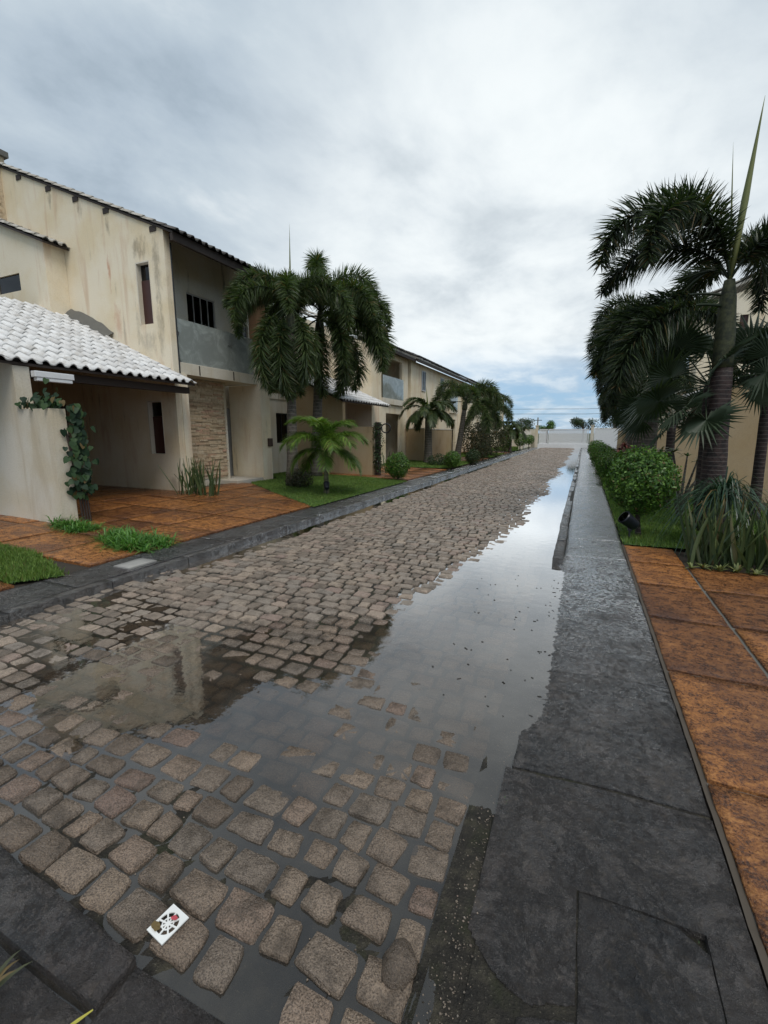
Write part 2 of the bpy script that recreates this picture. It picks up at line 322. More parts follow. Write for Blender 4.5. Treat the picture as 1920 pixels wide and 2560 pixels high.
def trunkm(name, a, b, ringcol, freq, ringw):
    m, t, p = mat(name); M[name] = m
    c = t.nodes.new('ShaderNodeTexCoord'); s = t.nodes.new('ShaderNodeSeparateXYZ'); L(t, c.outputs['Object'], s.inputs[0])
    nz = tnoise(t, 5, 3); z = mathn(t, 'ADD', mathn(t, 'MULTIPLY', s.outputs[2], freq), mathn(t, 'MULTIPLY', nz, 0.5))
    fr = mathn(t, 'FRACT', z); base = mixc(t, smooth(t, tnoise(t, 12, 5, 0.65), 0.35, 0.65), a, b)
    c2 = mixc(t, smooth(t, fr, 1 - ringw, 1.0, 0, 0.8), base, ringcol); L(t, c2, p.inputs['Base Color']); setp(p, Roughness=0.7)
    bump(t, p, mathn(t, 'ADD', fr, tnoise(t, 30, 4)), 0.6, 0.012)
trunkm('trunk_dark', (0.016, 0.011, 0.011), (0.060, 0.036, 0.032), (0.20, 0.175, 0.155), 15, 0.16)
trunkm('trunk_grey', (0.06, 0.052, 0.042), (0.13, 0.11, 0.09), (0.2, 0.18, 0.15), 9, 0.3)
trunkm('crownshaft', (0.020, 0.026, 0.013), (0.070, 0.075, 0.032), (0.02, 0.02, 0.013), 1.6, 0.06)
trunkm('stem_green', (0.10, 0.11, 0.05), (0.18, 0.17, 0.09), (0.07, 0.06, 0.04), 8, 0.3)

m, t, p = mat('lawn_soil'); M['lawn_soil'] = m
L(t, ramp(t, wnoise(t, 4, 6, 0.65), [(0.3, (0.03, 0.075, 0.015)), (0.7, (0.06, 0.12, 0.022))]), p.inputs['Base Color']); setp(p, Roughness=0.9)
m, t, p = mat('ground'); M['ground'] = m
L(t, ramp(t, wnoise(t, 0.4, 6, 0.65), [(0.3, (0.05, 0.06, 0.03)), (0.7, (0.10, 0.10, 0.06))]), p.inputs['Base Color']); setp(p, Roughness=0.95)

# ------------------------------------------------------------------ geometry helpers
BASE = {}
def base_of(o): return BASE.get(o.name, np.zeros(3)) if o is not None else np.zeros(3)
class MB:
    def __init__(s): s.V = []; s.F = []; s.n = 0
    def add(s, V, F):
        V = np.asarray(V, float).reshape(-1, 3)
        s.V.append(V); s.F.extend([tuple(int(i) + s.n for i in f) for f in F]); s.n += len(V); return s
    def box(s, x0, x1, y0, y1, z0, z1):
        return s.hexa([(x0, y0, z0), (x1, y0, z0), (x1, y1, z0), (x0, y1, z0), (x0, y0, z1), (x1, y0, z1), (x1, y1, z1), (x0, y1, z1)])
    def hexa(s, v):
        return s.add(v, [(3, 2, 1, 0), (4, 5, 6, 7), (0, 1, 5, 4), (1, 2, 6, 5), (2, 3, 7, 6), (3, 0, 4, 7)])
    def tube(s, pts, rr, n=8, cap=True):
        pts = [Vector(p) for p in pts]; V = []; F = []
        if isinstance(rr, (int, float)): rr = [rr] * len(pts)
        prev = None
        for i, p in enumerate(pts):
            d = (pts[min(i + 1, len(pts) - 1)] - pts[max(i - 1, 0)]).normalized()
            a = prev if prev is not None else (Vector((1, 0, 0)) if abs(d.x) < 0.8 else Vector((0, 1, 0)))
            u = (a - d * a.dot(d)).normalized(); v = d.cross(u); prev = u
            for k in range(n):
                q = 2 * math.pi * k / n
                V.append(tuple(p + (u * math.cos(q) + v * math.sin(q)) * rr[i]))
        for i in range(len(pts) - 1):
            for k in range(n):
                F.append((i * n + k, i * n + (k + 1) % n, (i + 1) * n + (k + 1) % n, (i + 1) * n + k))
        if cap:
            F.append(tuple(range(n - 1, -1, -1))); F.append(tuple(range((len(pts) - 1) * n, len(pts) * n)))
        return s.add(V, F)
    def ball(s, c, r, n=10, mrow=6, sc=(1, 1, 1)):
        V = [(c[0], c[1], c[2] - r * sc[2])]; F = []
        for i in range(1, mrow):
            th = -math.pi / 2 + math.pi * i / mrow
            for k in range(n):
                q = 2 * math.pi * k / n
                V.append((c[0] + r * sc[0] * math.cos(th) * math.cos(q), c[1] + r * sc[1] * math.cos(th) * math.sin(q), c[2] + r * sc[2] * math.sin(th)))
        V.append((c[0], c[1], c[2] + r * sc[2])); last = len(V) - 1
        for k in range(n): F.append((0, 1 + (k + 1) % n, 1 + k)); F.append((last, last - n + k, last - n + (k + 1) % n))
        for i in range(mrow - 2):
            for k in range(n):
                a = 1 + i * n + k; b = 1 + i * n + (k + 1) % n; F.append((a, b, b + n, a + n))
        return s.add(V, F)
    def wall(s, axis, u0, u1, d0, d1, z0, top, ops=()):
        """vertical wall along 'x' or 'y' from u0 to u1, depth d0..d1, bottom z0, top(u) height, openings (ua,ub,za,zb)"""
        tf = top if callable(top) else (lambda u: top)
        us = sorted({u0, u1, *[o for q in ops for o in q[:2] if u0 < o < u1]})
        for a, b in zip(us[:-1], us[1:]):
            mid = (a + b) / 2; cuts = sorted([(q[2], q[3]) for q in ops if q[0] <= mid <= q[1]])
            z = z0
            for za, zb in cuts:
                if za > z + 1e-4: s._seg(axis, a, b, d0, d1, z, z, za, za)
                z = zb
            s._seg(axis, a, b, d0, d1, z, z, tf(a), tf(b))
        return s
    def _seg(s, axis, a, b, d0, d1, za, zb, ta, tb):
        P = (lambda u, d, z: (u, d, z)) if axis == 'x' else (lambda u, d, z: (d, u, z))
        v = [P(a, d0, za), P(b, d0, zb), P(b, d1, zb), P(a, d1, za), P(a, d0, ta), P(b, d0, tb), P(b, d1, tb), P(a, d1, ta)]
        F = [(3, 2, 1, 0), (4, 5, 6, 7), (0, 1, 5, 4), (1, 2, 6, 5), (2, 3, 7, 6), (3, 0, 4, 7)]
        if axis == 'y': F = [tuple(reversed(f)) for f in F]
        s.add(v, F)
    def mesh(s, name, material, off=(0, 0, 0), smooth_=False):
        V = np.concatenate(s.V) - np.asarray(off) if s.V else np.zeros((0, 3))
        me = bpy.data.meshes.new(name); me.from_pydata(V.tolist(), [], s.F); me.materials.append(M[material])
        if smooth_: me.polygons.foreach_set('use_smooth', [True] * len(me.polygons))
        me.update(); return me
    def build(s, name, material, parent=None, smooth_=False, bevel=0.0):
        b = base_of(parent); o = bpy.data.objects.new(name, s.mesh(name, material, b, smooth_)); COL.objects.link(o)
        if parent is not None: o.parent = parent; BASE[o.name] = b
        if bevel:
            md = o.modifiers.new('bevel', 'BEVEL'); md.width = bevel; md.segments = 2; md.limit_method = 'ANGLE'; md.angle_limit = rad(50)
        return o
def fast_mesh(name, V, Fq, material, nper):
    """V (n,3) float, Fq (m,nper) int -> mesh quickly"""
    me = bpy.data.meshes.new(name); V = np.asarray(V, np.float32); Fq = np.asarray(Fq, np.int32)
    me.vertices.add(len(V)); me.vertices.foreach_set('co', V.ravel())
    me.loops.add(Fq.size); me.loops.foreach_set('vertex_index', Fq.ravel())
    me.polygons.add(len(Fq)); me.polygons.foreach_set('loop_start', np.arange(0, Fq.size, nper, dtype=np.int32))
    try: me.polygons.foreach_set('loop_total', np.full(len(Fq), nper, np.int32))
    except Exception: pass
    me.materials.append(M[material]); me.update(calc_edges=True); me.validate(); return me
def link(name, me, parent=None, loc=None, rot=None, sc=None):
    o = bpy.data.objects.new(name, me); COL.objects.link(o)
    if parent is not None: o.parent = parent; BASE[o.name] = base_of(parent)
    if loc is not None: o.location = tuple(np.asarray(loc, float) - base_of(parent))
    if rot is not None: o.rotation_euler = rot
    if sc is not None: o.scale = sc
    return o
def thing(name, label, cat, loc=(0, 0, 0), group=None):
    o = bpy.data.objects.new(name, None); COL.objects.link(o); o.location = loc; o.empty_display_size = 0.2
    o['label'] = label; o['category'] = cat; BASE[o.name] = np.asarray(loc, float)
    if group: o['group'] = group
    return o
def tag(o, label, cat, group=None, kind=None):
    if label: o['label'] = label
    if cat: o['category'] = cat
    if group: o['group'] = group
    if kind: o['kind'] = kind
    return o
def structure(o): o['kind'] = 'structure'; return o
def sstruct(name, loc=(0, 0, 0)):
    o = bpy.data.objects.new(name, None); COL.objects.link(o); o.location = loc; o['kind'] = 'structure'; BASE[o.name] = np.asarray(loc, float); return o

def sstep(x, a, b):
    q = np.clip((np.asarray(x, float) - a) / (b - a), 0, 1); return q * q * (3 - 2 * q)
def nz(x, y, s, z=0.0): return mn.noise(Vector((x * s, y * s, z)))

# ------------------------------------------------------------------ ground
mb = MB(); mb.add([(-600, -300, -0.14), (600, -300, -0.14), (600, 900, -0.14), (-600, 900, -0.14)], [(0, 1, 2, 3)])
structure(mb.build('ground', 'ground'))

# ------------------------------------------------------------------ cobbled road: bed, stones, water
XL, XR = -4.40, -0.34
Y0R, Y1R = 0.74, 50.0
def xr(y): return -0.34 - 0.0 * y
def road_h(x, y):
    """height of the stone tops; standing water lies at z = 0"""
    crown = 0.034 * (1 - ((x + 2.75) / 2.2) ** 2)
    crown = max(crown, -0.035)
    # right gutter puddle whose bank runs diagonally
    if y < 12: bank = np.interp(y, [0, 2.5, 2.9, 3.6, 4.8, 8.4, 10, 12], [-0.2, -1.0, -1.40, -1.32, -1.12, -0.62, -0.88, -0.62])
    else: bank = -0.62 + 0.12 * math.sin(y * 1.1)
    far = crown * 0.55 + 0.034 * float(sstep(bank - x, -0.15, 0.45)) - 0.028
    # left gutter film
    far -= 0.030 * float(sstep(-x, 3.75, 4.3))
    near = np.interp(y, [0.7, 1.05, 1.45, 1.75, 2.2, 2.8, 3.6], [0.016, 0.012, 0.0045, 0.001, 0.001, 0.004, 0.02])
    near -= 0.015 * math.exp(-(((x + 2.0) / 0.75) ** 2 + ((y - 1.72) / 0.30) ** 2)) + 0.005 * math.exp(-(((x + 1.1) / 0.5) ** 2 + ((y - 2.1) / 0.4) ** 2))
    near += 0.008 * math.exp(-(((x + 0.75) / 0.42) ** 2 + ((y - 1.7) / 0.5) ** 2))
    k = float(sstep(y + 0.25 * (x + 1.5), 2.1, 3.3))
    h = near * (1 - k) + far * k
    h += 0.007 * nz(x, y, 0.9, 3.0) + 0.006 * nz(x, y, 2.3, 9.0)
    return h
road = sstruct('road', (-2.3, 25, 0))
gx = np.linspace(XL - 0.05, XR + 0.02, 120); gy = np.concatenate([np.linspace(Y0R - 0.12, 4.5, 110), np.linspace(4.55, 12, 80), np.linspace(12.25, Y1R, 150)])
V = []
for y in gy:
    for x in gx:
        d = 0.016 + 0.010 * nz(x, y, 5, 1) + 0.008 * nz(x, y, 17, 6)
        V.append((x + 2.3, y - 25, road_h(x, y) - d))
nxg = len(gx); Fq = [(j * nxg + i, j * nxg + i + 1, (j + 1) * nxg + i + 1, (j + 1) * nxg + i) for j in range(len(gy) - 1) for i in range(nxg - 1)]
bed = link('road_bed', fast_mesh('road_bed', V, Fq, 'road_bed', 4)); bed.parent = road

def stone_variant(seed):
    r = random.Random(seed); V = []; F = []; base = []
    cs = [(-.5, -.5), (.5, -.5), (.5, .5), (-.5, .5)]
    cs = [(x * r.uniform(.80, 1.03), y * r.uniform(.82, 1.03)) for x, y in cs]
    for k in range(4):
        p_, q_ = cs[k], cs[(k + 1) % 4]; nx_, ny_ = (q_[1] - p_[1]), -(q_[0] - p_[0])
        for u in (0.06, 0.33, 0.66, 0.94):
            o_ = r.uniform(-.025, .035) if 0.2 < u < 0.8 else -.01
            base.append((p_[0] + (q_[0] - p_[0]) * u + nx_ * o_, p_[1] + (q_[1] - p_[1]) * u + ny_ * o_))
    n = len(base)
    for scl, z in ((1.03, -1.0), (1.0, -0.14), (0.945, 0.0)):
        for x, y in base: V.append((x * scl * r.uniform(.97, 1.03), y * scl * r.uniform(.97, 1.03), z + (r.uniform(-0.035, 0.025) if z > -0.5 else 0)))
    V.append((r.uniform(-.1, .1), r.uniform(-.1, .1), r.uniform(-0.03, 0.03)))
    for i in range(2):
        for k in range(n): F.append((i * n + k, i * n + (k + 1) % n, (i + 1) * n + (k + 1) % n, (i + 1) * n + k))
    for k in range(n): F.append((2 * n + k, 2 * n + (k + 1) % n, 3 * n))
    return np.array(V), F
SV = [stone_variant(100 + i) for i in range(14)]
SM = []
for i, (v, f) in enumerate(SV):
    q = MB(); q.add(v, f); me = q.mesh('paving_stone', 'granite')
    me.polygons.foreach_set('use_smooth', [len(pl.vertices) == 3 for pl in me.polygons]); SM.append(me)
stones = []
y = Y0R; row = 0; rs = random.Random(5)
while y < Y1R - 0.1:
    near = y < 2.4
    dy = rs.uniform(0.125, 0.16) if near else rs.uniform(0.115, 0.15)
    x = XL + rs.uniform(0.0, 0.03) - (0.07 if row % 2 else 0)
    while x < XR - 0.06:
        dx = rs.uniform(0.115, 0.21)
        x1 = min(x + dx, XR)
        if x1 - x > 0.07:
            cx, cy = (x + x1) / 2, y + dy / 2 + 0.012 * math.sin(x * 2.3 + row) + rs.uniform(-.006, .006)
            gap = rs.uniform(0.010, 0.024) if near else rs.uniform(0.010, 0.020)
            if not (cy < 0.86 and cx < -0.70 and cx > -1.32 and cy < 0.80):
                stones.append((cx, cy, x1 - x - gap, dy - gap, road_h(cx, cy) + rs.uniform(-0.005, 0.006), rs.uniform(-.05, .05), rs.uniform(-.05, .05), rs.uniform(-.10, .10), rs.randrange(14)))
        x = x1
    y += dy; row += 1
vis = sorted([(s[0] ** 2 + s[1] ** 2, i) for i, s in enumerate(stones) if in_frame((s[0], s[1], 0), 0.05)])
chosen = {i for _, i in vis[:300]}
for i in [i for _, i in vis[:300]]:
    cx, cy, sx, sy, h, ax, ay, az, k = stones[i]
    link('paving_stone', SM[k], road, (cx, cy, h), (ax, ay, az), (sx, sy, 0.075))
VV = []; FF3 = []; FF4 = []; nv = 0
for i, (cx, cy, sx, sy, h, ax, ay, az, k) in enumerate(stones):
    if i in chosen: continue
    v, f = SV[k]; R_ = np.array(Euler((ax, ay, az)).to_matrix())
    VV.append((v * np.array([sx, sy, 0.075])) @ R_.T + np.array([cx + 2.3, cy - 25, h]))
    for q in f: (FF4 if len(q) == 4 else FF3).append(tuple(a + nv for a in q))
    nv += len(v)
me = bpy.data.meshes.new('paving_stones'); me.from_pydata(np.concatenate(VV).tolist(), [], FF4 + FF3); me.materials.append(M['granite_island']); me.update()
o = link('paving_stones', me); o.parent = road; o['kind'] = 'stuff'

# water sheet at z=0 covers the whole street trough; it shows only where the stones lie lower
mb = MB()
mb.add([(-4.52, 0.30, 0.0), (0.14, 0.30, 0.0), (0.14, 50.0, 0.0), (-4.52, 50.0, 0.0)], [(0, 1, 2, 3)])
structure(mb.build('puddle_water', 'water'))
# floating specks
q = MB(); rs = random.Random(3)
for k in range(62):
    yy = rs.uniform(1.9, 5.2); xx = rs.uniform(-0.95, -0.12) if rs.random() < 0.6 else rs.gauss(-0.16, 0.04)
    if road_h(max(min(xx, -0.35), -4), yy) > -0.004 and xx < -0.3: continue
    a = rs.uniform(0, 6.28); l = rs.uniform(0.003, 0.012) * (1.6 if rs.random() < .15 else 1); wd = rs.uniform(0.002, 0.006)
    c, s_ = math.cos(a), math.sin(a)
    q.hexa([(xx + c * u * l - s_ * v * wd, yy + s_ * u * l + c * v * wd, z) for z in (0.0005, 0.003) for u, v in ((-1, -1), (1, -1), (1, 1), (-1, 1))])
o = q.build('floating_debris', 'debris'); tag(o, 'dark seeds and leaf bits floating on the bright puddle', 'debris', kind='stuff')

# ------------------------------------------------------------------ slabs
def slab(name, corners, material, parent, ztop, thick=0.08, nx=2, ny=2, rough=0.0, rs_=7.0, edge=0.0):
    """quad slab: corners CCW (x,y); ztop(x,y); rounded rim, uneven cleft face"""
    c = [np.array(q, float) for q in corners]; q = MB(); V = []; F = []
    for j in range(ny + 1):
        for i in range(nx + 1):
            u, v = i / nx, j / ny
            p_ = (c[0] * (1 - u) + c[1] * u) * (1 - v) + (c[3] * (1 - u) + c[2] * u) * v
            rim = i in (0, nx) or j in (0, ny)
            wob = 0.0
            if rim and rough: 
                p_ = p_ + np.array([nz(p_[0], p_[1], 9, 1), nz(p_[0], p_[1], 9, 5)]) * 0.006
            z = ztop(p_[0], p_[1]) - (edge if rim else 0) + (rough * (nz(p_[0], p_[1], rs_) + 0.6 * nz(p_[0], p_[1], rs_ * 2.7, 4)) if rough else 0)
            V.append((p_[0], p_[1], z))
    for j in range(ny):
        for i in range(nx):
            a = j * (nx + 1) + i; F.append((a, a + 1, a + nx + 2, a + nx + 1))
    ring = [i for i in range(nx + 1)] + [j * (nx + 1) + nx for j in range(1, ny + 1)] + [ny * (nx + 1) + i for i in range(nx - 1, -1, -1)] + [j * (nx + 1) for j in range(ny - 1, 0, -1)]
    b0 = len(V)
    for r in ring: V.append((V[r][0], V[r][1], V[r][2] - thick))
    for k in range(len(ring)):
        k2 = (k + 1) % len(ring); F.append((ring[k], b0 + k, b0 + k2, ring[k2]))
    q.add(V, F)
    o = q.build(name, material, parent)
    me = o.data; nf = nx * ny
    me.polygons.foreach_set('use_smooth', [i < nf for i in range(len(me.polygons))])
    return o

# right pavement of dark slate
pr_ = sstruct('pavement_right', (0.2, 20, 0))

def zr(x, y):
    dip = float(sstep(y, 1.9, 2.6)) * (1 - float(sstep(y, 5.3, 6.2)))
    lo = 0.016 * (1 - dip) + (-0.013) * dip
    lo = lo * (1 - float(sstep(y, 6, 9))) + 0.05 * float(sstep(y, 6, 9))
    hi = 0.04 + 0.03 * float(sstep(y, 6, 9))
    return lo + (hi - lo) * min(1, max(0, (x + 0.21) / 0.45))
g = 0.004
mb = MB(); V = []; F = []; ya = np.linspace(0.1, 50, 260); xa_ = np.linspace(-0.20, 0.585, 6)
for b_ in ya:
    for a_ in xa_: V.append((a_, b_, zr(a_, b_) - (0.006 if not (0.36 < a_ < 0.5 and 1.3 < b_ < 1.6) else 0.03)))
for j in range(len(ya) - 1):
    for i in range(5): F.append((j * 6 + i, j * 6 + i + 1, (j + 1) * 6 + i + 1, (j + 1) * 6 + i))
mb.add(V, F); mb.build('pavement_bed', 'road_bed', pr_)
def framed_slab():
    xs_ = np.concatenate([np.linspace(-0.232, 0.088, 22), np.linspace(0.106, 0.445, 22), np.linspace(0.463, 0.588, 9)])
    ys_ = np.concatenate([np.linspace(0.70, 1.44, 44), np.linspace(1.466, 1.985, 34)]); V = []; F = []; idx = {}
    def inside(i, j): return 0.09 < xs_[i] < 0.46 and ys_[j] < 1.46
    for j, y_ in enumerate(ys_):
        for i, x_ in enumerate(xs_):
            if inside(i, j): continue
            y2 = y_
            if x_ < 0.09:      # broken rounded lower end of the left limb
                yb = 1.075 + 0.10 * max(0, (-0.02 - x_) / 0.185) ** 2 + 0.045 * max(0, (x_ + 0.02) / 0.11) + 0.006 * nz(x_, 0, 20)
                y2 = max(y_, yb)
            idx[i, j] = len(V)
            V.append((x_ + 0.004 * nz(x_, y2, 12, 3) * (i == 0), y2, zr(x_, y2) + 0.0035 * (nz(x_, y2, 6) + 0.7 * nz(x_, y2, 15, 4) + 0.4 * nz(x_, y2, 38, 7))))
    for j in range(len(ys_) - 1):
        for i in range(len(xs_) - 1):
            k = [(i, j), (i + 1, j), (i + 1, j + 1), (i, j + 1)]
            if not all(q_ in idx for q_ in k): continue
            f = [idx[q_] for q_ in k]
            if len({(round(V[a_][0], 5), round(V[a_][1], 5)) for a_ in f}) < 4: continue
            F.append(tuple(f))
    cnt = {}
    for f in F:
        for u, v in zip(f, f[1:] + f[:1]): cnt[(u, v)] = 1
    n0 = len(V)
    bd = [(u, v) for (u, v) in cnt if (v, u) not in cnt]; low = {}
    for u, v in bd:
        for w_ in (u, v):
            if w_ not in low: low[w_] = len(V); V.append((V[w_][0], V[w_][1], V[w_][2] - 0.06))
        F.append((v, u, low[u], low[v]))
    q = MB(); q.add(V, F); return q.build('slab', 'slate', pr_)
framed_slab()
slab('slab', [(0.0945, 0.70), (0.4575, 0.70), (0.4575, 1.4605), (0.0945, 1.4605)], 'slate', pr_, zr, nx=20, ny=34, rough=0.005)
for v_ in COL.objects[-1].data.vertices:
    lim = 1.4605 - 20 - max(0, v_.co.x + 0.2 - 0.385) * 0.75
    if v_.co.x + 0.2 > 0.385 and v_.co.y > lim: v_.co.y = lim
slab('slab', [(-0.12, 0.40), (0.088, 0.40), (0.088, 1.075), (-0.06, 1.03)], 'slate', pr_, zr, nx=10, ny=18, rough=0.006)
slab('slab', [(0.10, 0.2), (0.588, 0.2), (0.588, 0.69), (0.10, 0.69)], 'slate', pr_, zr, nx=8, ny=8, rough=0.004)
yy = 2.0; k = 0
for y1 in (3.03, 4.05, 5.08, 6.1):
    slab('slab', [(-0.205, yy + g), (0.588, yy + g), (0.588, y1), (-0.205, y1)], 'slate', pr_, zr, nx=46, ny=64, rough=0.0035, rs_=19)
    yy = y1
while yy < 49.5:
    y1 = yy + random.uniform(0.95, 1.1)
    slab('slab', [(-0.125, yy + g), (0.588, yy + g), (0.588, y1), (-0.125, y1)], 'slate', pr_, zr, nx=16 if yy < 14 else 4, ny=22 if yy < 14 else 6, rough=0.004, rs_=14)
    yy = y1
# proud kerb stones of the right side
yy = 5.72
for ln, zt in ((1.0, 0.075), (1.0, 0.085), (1.02, 0.085), (1.0, 0.09), (1.0, 0.088), (0.45, 0.03), (0.9, 0.02), (0.9, 0.03), (1.0, 0.06), (1.0, 0.075), (1.0, 0.02), (1.0, 0.085), (1.0, 0.09), (1.0, 0.03)) + tuple((1.0, random.choice((0.03, 0.08, 0.09))) for _ in range(26)):
    j = random.uniform(-.012, .012)
    slab('kerb_stone', [(-0.258 + j, yy + 0.01), (-0.138 + j, yy + 0.01), (-0.138 + j, yy + ln), (-0.258 + j, yy + ln)], 'slate_kerb', pr_, lambda x, y, z=zt: z, thick=0.15, nx=3, ny=12, rough=0.006, rs_=9)
    yy += ln
# gutter mortar strip beside the near slabs: joins the road bed
mb = MB(); gy2 = np.linspace(0.3, 50, 300); V = []; F = []
gx2 = np.linspace(-0.345, -0.195, 7)
for yv in gy2:
    for xv in gx2:
        V.append((xv, yv, (-0.012 if yv < 5.6 else -0.02) + 0.016 * nz(xv, yv, 5, 2) + 0.010 * nz(xv, yv, 14, 8) + (0.019 * (1 - float(sstep(yv + 0.35 * nz(xv, yv, 3.3, 5) + 0.15 * nz(xv, yv, 11, 2), 1.35, 2.35))))))
for j in range(len(gy2) - 1):
    for i in range(6): F.append((j * 7 + i, j * 7 + i + 1, (j + 1) * 7 + i + 1, (j + 1) * 7 + i))
mb.add(V, F); o = mb.build('gutter', 'road_bed', None, True); structure(o)

# slabs under the photographer's feet: dark kerb of the crossing pavement
pn = sstruct('pavement_near', (-1.4, 0.5, 0))
mb = MB(); mb.box(-4.6, -0.33, -1.2, 0.70, -0.16, -0.055); mb.build('pavement_bed', 'soil', pn)
zf = lambda x, y: 0.035 + 0.004 * nz(x, y, 3)
for x0, x1 in ((-1.13, -2.02), (-2.03, -2.9), (-2.91, -3.9), (-3.91, -4.4)):
    slab('slab', [(x1, 0.585), (x0, 0.575), (x0, 0.705), (x1, 0.755 if x1 > -2.5 else 0.74)], 'slate', pn, zf, nx=16, ny=5, rough=0.003)
slab('slab', [(-1.115, 0.20), (-0.52, 0.20), (-0.56, 0.70), (-1.115, 0.695)], 'slate', pn, lambda x, y: 0.02 + 0.003 * nz(x, y, 3), nx=16, ny=12, rough=0.004)
slab('slab', [(-1.9, -0.25), (-1.14, -0.25), (-1.135, 0.55), (-1.9, 0.56)], 'slate', pn, lambda x, y: 0.03, nx=14, ny=14, rough=0.004)
slab('slab', [(-2.9, -0.25), (-1.91, -0.25), (-1.91, 0.56), (-2.9, 0.56)], 'slate', pn, lambda x, y: 0.03, nx=10, ny=10, rough=0.004)

# left pavement: kerb and slabs
pl = sstruct('pavement_left', (-4.8, 20, 0))
ZL = 0.075
mb = MB(); mb.box(-5.12, -4.45, -1, 50, -0.13, 0.02); mb.build('pavement_bed', 'road_bed', pl)
yy = 0.2
while yy < 49.5:
    y1 = yy + random.uniform(0.9, 1.05); j = random.uniform(-.008, .008); zz = ZL + random.uniform(-.012, .006)
    slab('kerb_stone', [(-4.52 + j, yy + 0.008), (-4.40 + j, yy + 0.008), (-4.40 + j, y1), (-4.52 + j, y1)], 'slate_kerb', pl, lambda x, y, z=zz: z, thick=0.2, nx=3, ny=8 if yy < 20 else 3, rough=0.005)
    yy = y1
yy = -0.5
while yy < 49.5:
    y1 = yy + random.uniform(0.95, 1.1); near = yy < 14
    slab('slab', [(-5.10, yy + 0.01), (-4.535, yy + 0.01), (-4.535, y1), (-5.10, y1)], 'slate_left', pl, lambda x, y: ZL - 0.004, nx=12 if near else 3, ny=20 if near else 5, rough=0.004)
    yy = y1
slab('access_cover', [(-4.86, 3.30), (-4.60, 3.30), (-4.60, 3.66), (-4.86, 3.66)], 'concrete', pl, lambda x, y: ZL + 0.012, thick=0.03, nx=3, ny=3)

# ------------------------------------------------------------------ yards
def zl(x, y=0): return 0.082 + 0.078 * min(1, max(0, (-5.1 - x) / 4.1))
yl = sstruct('yard_left', (-8, 10, 0))
q = MB(); q.add([(-5.12, -2, 0.05), (-9.2, -2, 0.12), (-9.2, 60, 0.12), (-5.12, 60, 0.05), (-30, -2, 0.12), (-30, 60, 0.12)], [(3, 2, 1, 0), (2, 5, 4, 1)])
q.build('yard_soil', 'soil', yl)
dr = sstruct('driveway_left', (-7, 5, 0.1))
xs = [-5.125, -6.15, -7.2, -8.25, -9.22]
for (ya, yb) in ((-0.6, 0.42), (0.42, 1.45), (1.45, 2.46), (3.2, 4.14), (4.14, 5.18), (5.18, 6.2), (6.2, 7.2), (7.2, 8.2), (8.2, 9.2), (9.2, 10.25)):
    cols = list(zip(xs[:-1], xs[1:]))
    if 4 < ya < 8: cols += [(-9.22, -10.25), (-10.25, -11.3), (-11.3, -12.4)]
    for xa, xb in cols:
        j = [random.uniform(-.015, .015) for _ in range(4)]; dz = random.uniform(-.004, .006)
        slab('flagstone', [(xb + 0.014, ya + 0.012 + j[0]), (xa - 0.014, ya + 0.012 + j[1]), (xa - 0.014, yb - 0.012 + j[2]), (xb + 0.014, yb - 0.012 + j[3])], 'sandstone', dr, lambda x, y, d=dz: zl(x) + d, thick=0.06, nx=8, ny=8, rough=0.004, rs_=5)
for (ya, yb) in ((13.6, 17.9), (23.2, 27.0), (33, 36.5), (43, 46)):
    yv = ya
    while yv < yb:
        for xa, xb in zip(xs[:-1], xs[1:]):
            slab('flagstone', [(xb + 0.014, yv + 0.012), (xa - 0.014, yv + 0.012), (xa - 0.014, yv + 1.02), (xb + 0.014, yv + 1.02)], 'sandstone', dr, lambda x, y: zl(x), thick=0.06, nx=2, ny=2)
        yv += 1.04
dr2 = sstruct('driveway_right', (2, 4, 0.05))
rows = [-1.0, 0.1, 1.15, 2.215, 3.265, 4.25, 5.2, 6.06]
for ya, yb in list(zip(rows[:-1], rows[1:])) + [(6.06, 6.93)]:
    for xa, xb in ((0.605, 1.205), (1.205, 2.3), (2.3, 3.4), (3.4, 4.5)):
        if ya > 6 and xa > 1: continue
        j = [random.uniform(-.012, .012) for _ in range(4)]; dz = random.uniform(-.004, .004)
        slab('flagstone', [(xa + 0.015, ya + 0.016 + j[0]), (xb - 0.016, ya + 0.016 + j[1]), (xb - 0.016, yb - 0.016 + j[2]), (xa + 0.015, yb - 0.016 + j[3])], 'sandstone', dr2, lambda x, y, d=dz: 0.05 + d, thick=0.06, nx=14, ny=14, rough=0.005, rs_=6)
# pale mortar line between slate pavement and sandstone
q = MB(); V = []; F = []
yv = np.linspace(-1, 7, 120)
for i, y_ in enumerate(yv):
    for x_ in (0.5945, 0.604, 0.618): V.append((x_ + 0.002 * nz(x_, y_, 6), y_, 0.040 + 0.006 * nz(x_, y_, 11, 3)))
for i in range(len(yv) - 1):
    for k in range(2): F.append((i * 3 + k, i * 3 + k + 1, i * 3 + k + 4, i * 3 + k + 3))
q.add(V, F); q.build('joint_mortar', 'joint', dr2)
yr = sstruct('yard_right', (2, 20, 0.05))
q = MB(); q.add([(0.56, -2, 0.0), (30, -2, 0.0), (30, 60, 0.0), (0.56, 60, 0.0)], [(0, 1, 2, 3)]); q.build('yard_soil', 'soil', yr)
q = MB(); q.add([(0.6, -1, 0.034), (4.5, -1, 0.034), (4.5, 6.06, 0.034), (0.6, 6.06, 0.034)], [(0, 1, 2, 3)]); q.build('joint_bed', 'mortar', yr)

